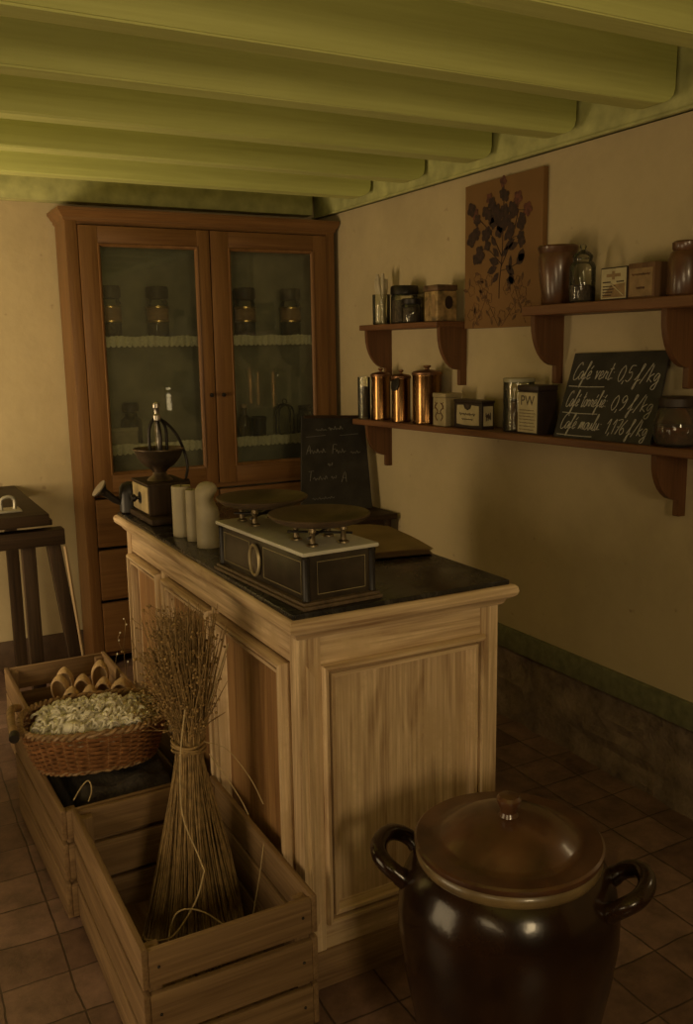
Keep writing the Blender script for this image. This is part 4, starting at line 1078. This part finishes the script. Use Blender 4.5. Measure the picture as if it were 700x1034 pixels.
# wool
b = M(); rw = random.Random(3)
Rz = Matrix.Rotation(math.radians(-9), 4, 'Z')
def wpos(s_, a, z):
    x, y = sup(a, s_); return BC+(Rz @ Vector((x, y, z)))
for k in range(300):
    a = rw.uniform(0, 2*PI); s_ = math.sqrt(rw.random())*(.62 if k < 90 else .84)
    top = .090+.034*(1-s_**2)+rw.uniform(-.006, .010)
    c = wpos(s_, a, top); r = (rw.uniform(.018, .030) if k < 90 else rw.uniform(.008, .018))
    vs = b.ico(c, (r*rw.uniform(.8, 1.3), r*rw.uniform(.8, 1.3), r*rw.uniform(.6, 1)), 2)
    f1, f2, ph = rw.uniform(70, 150), rw.uniform(70, 150), rw.uniform(0, 6)
    for v in vs:
        d = v.co-c; v.co = c+d*(1+.25*math.sin(v.co.x*f1*2+ph)*math.cos(v.co.y*f2*2)+.2*math.sin(v.co.z*f1*2.6+ph))
ring_ = []
for s_ in (.05, .3, .55, .75, .88):
    ring_.append([b.bm.verts.new(wpos(s_, 2*PI*j/30, .092+.034*(1-s_**2)+rw.uniform(-.003, .003))) for j in range(30)])
for A, B in zip(ring_, ring_[1:]):
    for j in range(30): b.bm.faces.new((A[j], A[(j+1) % 30], B[(j+1) % 30], B[j]))
b.bm.faces.new(ring_[0])
for k in range(150):       # curling locks
    a = rw.uniform(0, 2*PI); s_ = math.sqrt(rw.random())*.84
    top = .108+.036*(1-s_**2); c = wpos(s_, a, top)
    r = rw.uniform(.006, .015); tw = rw.uniform(1.5, 4); ax = rw.uniform(0, 2*PI); p_ = []
    for i in range(14):
        f = i/13; an = tw*PI*f+ax
        p_.append(c+Vector((math.cos(ax)*(f-.5)*.035+r*math.cos(an)*.7, math.sin(ax)*(f-.5)*.035+r*math.sin(an)*.7, .008*math.sin(an*1.3)+.012*math.sin(PI*f))))
    b.tube(p_, [.0022+.0022*math.sin(PI*i/13) for i in range(14)], 5)
o = link('raw_wool', b, WOOLM, smooth=3.0, kind='stuff'); tag(o, 'heap of curly white raw wool in the wicker basket', 'wool')
# loose chaff and husks at the right of the basket
b = M()
for k in range(170):
    a = rw.uniform(-.9, .75); s_ = rw.uniform(.70, .97)
    c = wpos(s_, a, .128+rw.uniform(0, .022)); an = rw.uniform(0, PI)
    d = Vector((math.cos(an), math.sin(an), rw.uniform(-.4, .5)))*rw.uniform(.006, .012)
    b.tube([c-d, c, c+d], [.0008, .0026, .0006], 5)
o = link('flax_husks', b, STRAWL, smooth=2, kind='stuff'); tag(o, 'dry pale husks scattered on the basket edge beside the flax', 'husks')
# loop of pale cord lying over the board behind the basket
t = link('cord_loop', M().tube(cr([(-.372, .640, .3265), (-.352, .655, .345), (-.330, .662, .362), (-.322, .652, .358), (-.325, .632, .342), (-.338, .614, .3265)], 6), .0018, 6), STRAWL)
tag(t, 'loop of pale straw cord on the crate rim below the basket', 'cord')

# ------------------------------------------------------------------ flax bundle
fx = thing('flax_bundle', 'tied sheaf of dried flax standing in the nearest crate', 'flax', (-.140, .330, .0145))
rf = random.Random(11)
b = M(); heads = []
for k in range(520):
    a = rf.uniform(0, 2*PI); s_ = math.sqrt(rf.random())
    rb = .155*s_; rt = .036*s_; ru = rf.uniform(.05, .115)*s_
    a2 = a+rf.uniform(-.4, .4); a3 = a2+rf.uniform(-.5, .5)
    zt = rf.uniform(.76, .90) if rf.random() < .8 else rf.uniform(.60, .76)
    shx = -.028*rf.random()+(.03 if rf.random() < .4 else 0)
    p0 = Vector((rb*math.cos(a)*1.0, rb*math.sin(a)*.9, .002)); p1 = Vector((rb*.62*math.cos(a), rb*.58*math.sin(a), .22+rf.uniform(-.02, .02)))
    p2 = Vector((rt*math.cos(a2), rt*math.sin(a2), .50)); p3 = Vector((rt*1.1*math.cos(a2)+.004, rt*1.1*math.sin(a2), .58))
    p4 = Vector((ru*math.cos(a3)+shx, ru*math.sin(a3)*.9, zt))
    p0.x = min(p0.x, .122-abs(rf.gauss(0, .012))); p1.x = min(p1.x, .125); p4.x = min(p4.x, .155)
    b.tube(cr([p0, p1, p2, p3, p4], 3), [.0017]*9+[.0014]*3+[.0008], 4, cap=False)
    heads.append((p3, p4))
link('stalks', b, STRAW, fx, False, 3, kind='stuff')
b = M()
for (p3, p4) in heads:
    for q in range(rf.choice((2, 3, 4))):
        f = rf.uniform(.30, 1.03); c = p3.lerp(p4, f)+Vector((rf.uniform(-.026, .020)-.012*f, rf.uniform(-.018, .018), rf.uniform(-.02, .02)))
        c.x = min(c.x, .155)
        b.ico(c, rf.uniform(.0024, .0042), 1)
        b.tube([p3.lerp(p4, f-.08), c], .0006, 3, cap=False)
link('seed_heads', b, SEED, fx, False, 3, kind='stuff')
b = M()
for k in range(3):
    b.tube([(.041*math.cos(a), .041*math.sin(a), .535+k*.009+.004*math.sin(a*2+k)) for a in [2*PI*i/24 for i in range(24)]], .0036, 6, closed=True)
link('straw_binding', b, STRAW, fx, False)
b = M()
def strand(pts, r=.0019): b.tube(cr(pts, 7), r, 6)
strand([(-.02, -.05, .66), (-.045, -.075, .55), (-.055, -.10, .42), (-.035, -.14, .33), (-.03, -.17, .30)])
strand([(-.03, -.17, .30), (-.06, -.19, .245), (-.12, -.22, .20), (-.165, -.25, .215), (-.205, -.27, .245)])
strand([(.035, -.05, .53), (.07, -.06, .47), (.105, -.07, .40), (.12, -.08, .36)], .0014)
strand([(.02, -.06, .57), (.075, -.07, .54), (.125, -.09, .46), (.145, -.12, .40)], .0012)
strand([(-.155, -.245, .16), (-.12, -.22, .245), (-.06, -.22, .235), (.0, -.25, .185)], .0019)
strand([(-.20, -.22, .13), (-.185, -.23, .19), (-.20, -.24, .235)], .0016)
strand([(.07, -.16, .05), (.11, -.15, .2), (.135, -.14, .31)], .0013)
strand([(.04, -.02, .62), (.075, -.03, .72), (.10, -.04, .80)], .0022)
link('loose_strand', b, STRAWL, fx, False)

# dried sprig with white buds leaning in the gap behind the last crate
sp = thing('dried_sprig', 'thin dried sprig with tiny white buds behind the farthest crate', 'sprig', (.085, 1.93, .0))
b = M(); tips = []
for pts in ([(.02, 0, .003), (.018, 0, .15), (.012, -.01, .30), (.025, -.01, .40), (.020, -.01, .43)], [(.018, 0, .16), (-.025, -.005, .235), (-.07, -.01, .25), (-.095, -.01, .215)], [(.014, -.01, .27), (-.01, -.015, .34), (.0, -.015, .37)], [(-.025, -.005, .235), (-.02, -.01, .28)], [(-.07, -.01, .25), (-.085, -.012, .245)], [(.018, 0, .2), (.03, -.01, .24)]):
    b.tube(cr(pts, 5), .0013, 5); tips += pts[1:]
link('twig', b, STRAW, sp, False)
b = M()
for p in tips[2:]: b.ball((p[0]+rf.uniform(-.006, .006), p[1], p[2]+rf.uniform(-.006, .006)), rf.uniform(.003, .0052), 8, 6)
link('buds', b, WOOLM, sp, False)

# ------------------------------------------------------------------ workbench at the left
wb = thing('workbench', 'dark trestle workbench against the back wall at the left', 'workbench', (-.72, 2.36, 0))
link('benchtop', M().box(-1.35, -.165, 1.90, 2.785, .855, .900, .005), DKX, wb)
link('back_plank', M().box(-1.35, -.135, 2.02, 2.785, .832, .855, .003), DKY, wb)
link('trestle_bar', M().box(-1.30, -.105, 1.93, 2.00, .765, .830, .006), DKX, wb)
def leg(x0, y0, z0, x1, y1, z1, r=.026):
    d = Vector((x1-x0, y1-y0, z1-z0)); m = Matrix.Translation((x0, y0, z0)) @ d.to_track_quat('Z', 'X').to_matrix().to_4x4()
    link('leg', M().box(-r, r, -r*.8, r*.8, 0, d.length, .003, mat=m), DKZ, wb)
leg(-.245, 1.965, 0.005, -.245, 1.965, .765); leg(-.06, 1.965, 0.005, -.150, 1.965, .775); leg(-1.2, 1.965, 0.005, -1.15, 1.965, .775); leg(-1.28, 2.6, 0.005, -1.22, 2.6, .84); leg(-.22, 2.62, .005, -.22, 2.62, .84)
t = thing('marking_tool', 'small pale hand tool lying on the dark workbench', 'tool', (-.285, 2.05, .9005))
link('plate', M().box(-.09, .035, -.05, .05, .0, .008, .002), plain('pale_metal', (.36, .33, .26), .45, .4), t, False)
link('handle', M().tube(cr([(-.035, 0, .006), (-.035, 0, .045), (-.008, 0, .058), (.014, 0, .046), (.014, 0, .006)], 5), .007, 8), plain('pale_metal', (.36, .33, .26), .45, .4), t, False)
t = thing('thin_rod', 'thin pale rod leaning against the workbench trestle', 'rod', (-.03, 1.93, 0))
link('rod', M().tube([(-.048, 1.90, .003), (-.110, 1.925, .760)], .006, 8), wood('rod_wood', (.28, .19, .1), (.4, .28, .16), 'z'), t)
link('ferrule', M().tube([(-.0485, 1.90, .001), (-.0525, 1.9017, .05)], .0072, 8), BRASS, t)

# ------------------------------------------------------------------ light: daylight through the windows, plus an added low left fill
def area(name, loc, rot, sx, sy, power, col, spread=PI):
    l = bpy.data.lights.new(name, 'AREA'); l.shape = 'RECTANGLE'; l.size = sx; l.size_y = sy; l.energy = power; l.color = col; l.spread = spread
    o = bpy.data.objects.new(name, l); COL.objects.link(o); o.location = loc; o.rotation_euler = rot
    return o
WARM = (1.0, .74, .40)
def win_x(name, q, tilt, power): return area(name, (XL-.03, (q[0]+q[1])/2, (q[2]+q[3])/2), (0, math.radians(-90-tilt), 0), q[3]-q[2]-.1, q[1]-q[0]-.1, power, WARM)
win_x('daylight_far_left_window', WA, 20, 44).rotation_euler = (Matrix.Rotation(math.radians(60), 3, 'Z') @ Matrix.Rotation(math.radians(-108), 3, 'Y')).to_euler()
win_x('daylight_near_left_window', WD, 52, 18)
win_x('fill_light_low_left', WE, -8, 7.4)  # fill light added to brighten crates, wool and left floor
area('daylight_front_window', ((WB[0]+WB[1])/2, YF-.03, (WB[2]+WB[3])/2), (math.radians(90-10), 0, 0), WB[1]-WB[0]-.1, WB[3]-WB[2]-.1, 23, WARM)
area('daylight_right_window', (XR+.03, (WC[0]+WC[1])/2, (WC[2]+WC[3])/2), (0, math.radians(90), 0), WC[3]-WC[2]-.08, WC[1]-WC[0]-.08, .55, WARM)
w = bpy.data.worlds.new('World'); SC.world = w; w.use_nodes = True
w.node_tree.nodes['Background'].inputs['Color'].default_value = (1, .8, .5, 1)
w.node_tree.nodes['Background'].inputs['Strength'].default_value = .05

# ------------------------------------------------------------------ camera
f, yaw, pitch, rollc = 918.0, -0.4889, -0.1801, -0.016
Cp = Vector((-0.7816, -1.7312, 1.5247))
fw = Vector((-math.sin(yaw)*math.cos(pitch), math.cos(yaw)*math.cos(pitch), math.sin(pitch)))
r0 = Vector((math.cos(yaw), math.sin(yaw), 0)); u0 = r0.cross(fw)
rr = r0*math.cos(rollc)+u0*math.sin(rollc); uu = -r0*math.sin(rollc)+u0*math.cos(rollc)
cam = bpy.data.cameras.new('Camera'); co = bpy.data.objects.new('Camera', cam); COL.objects.link(co)
m = Matrix.Identity(4)
for i in range(3): m[i][0], m[i][1], m[i][2], m[i][3] = rr[i], uu[i], -fw[i], Cp[i]
co.matrix_world = m
cam.sensor_fit = 'HORIZONTAL'; cam.sensor_width = 36; cam.lens = f/700*36; cam.clip_start = .02
SC.camera = co
SC.view_settings.view_transform = 'Standard'; SC.view_settings.look = 'None'; SC.view_settings.gamma = 1; SC.view_settings.use_curve_mapping = False
SC.view_settings.exposure = 0
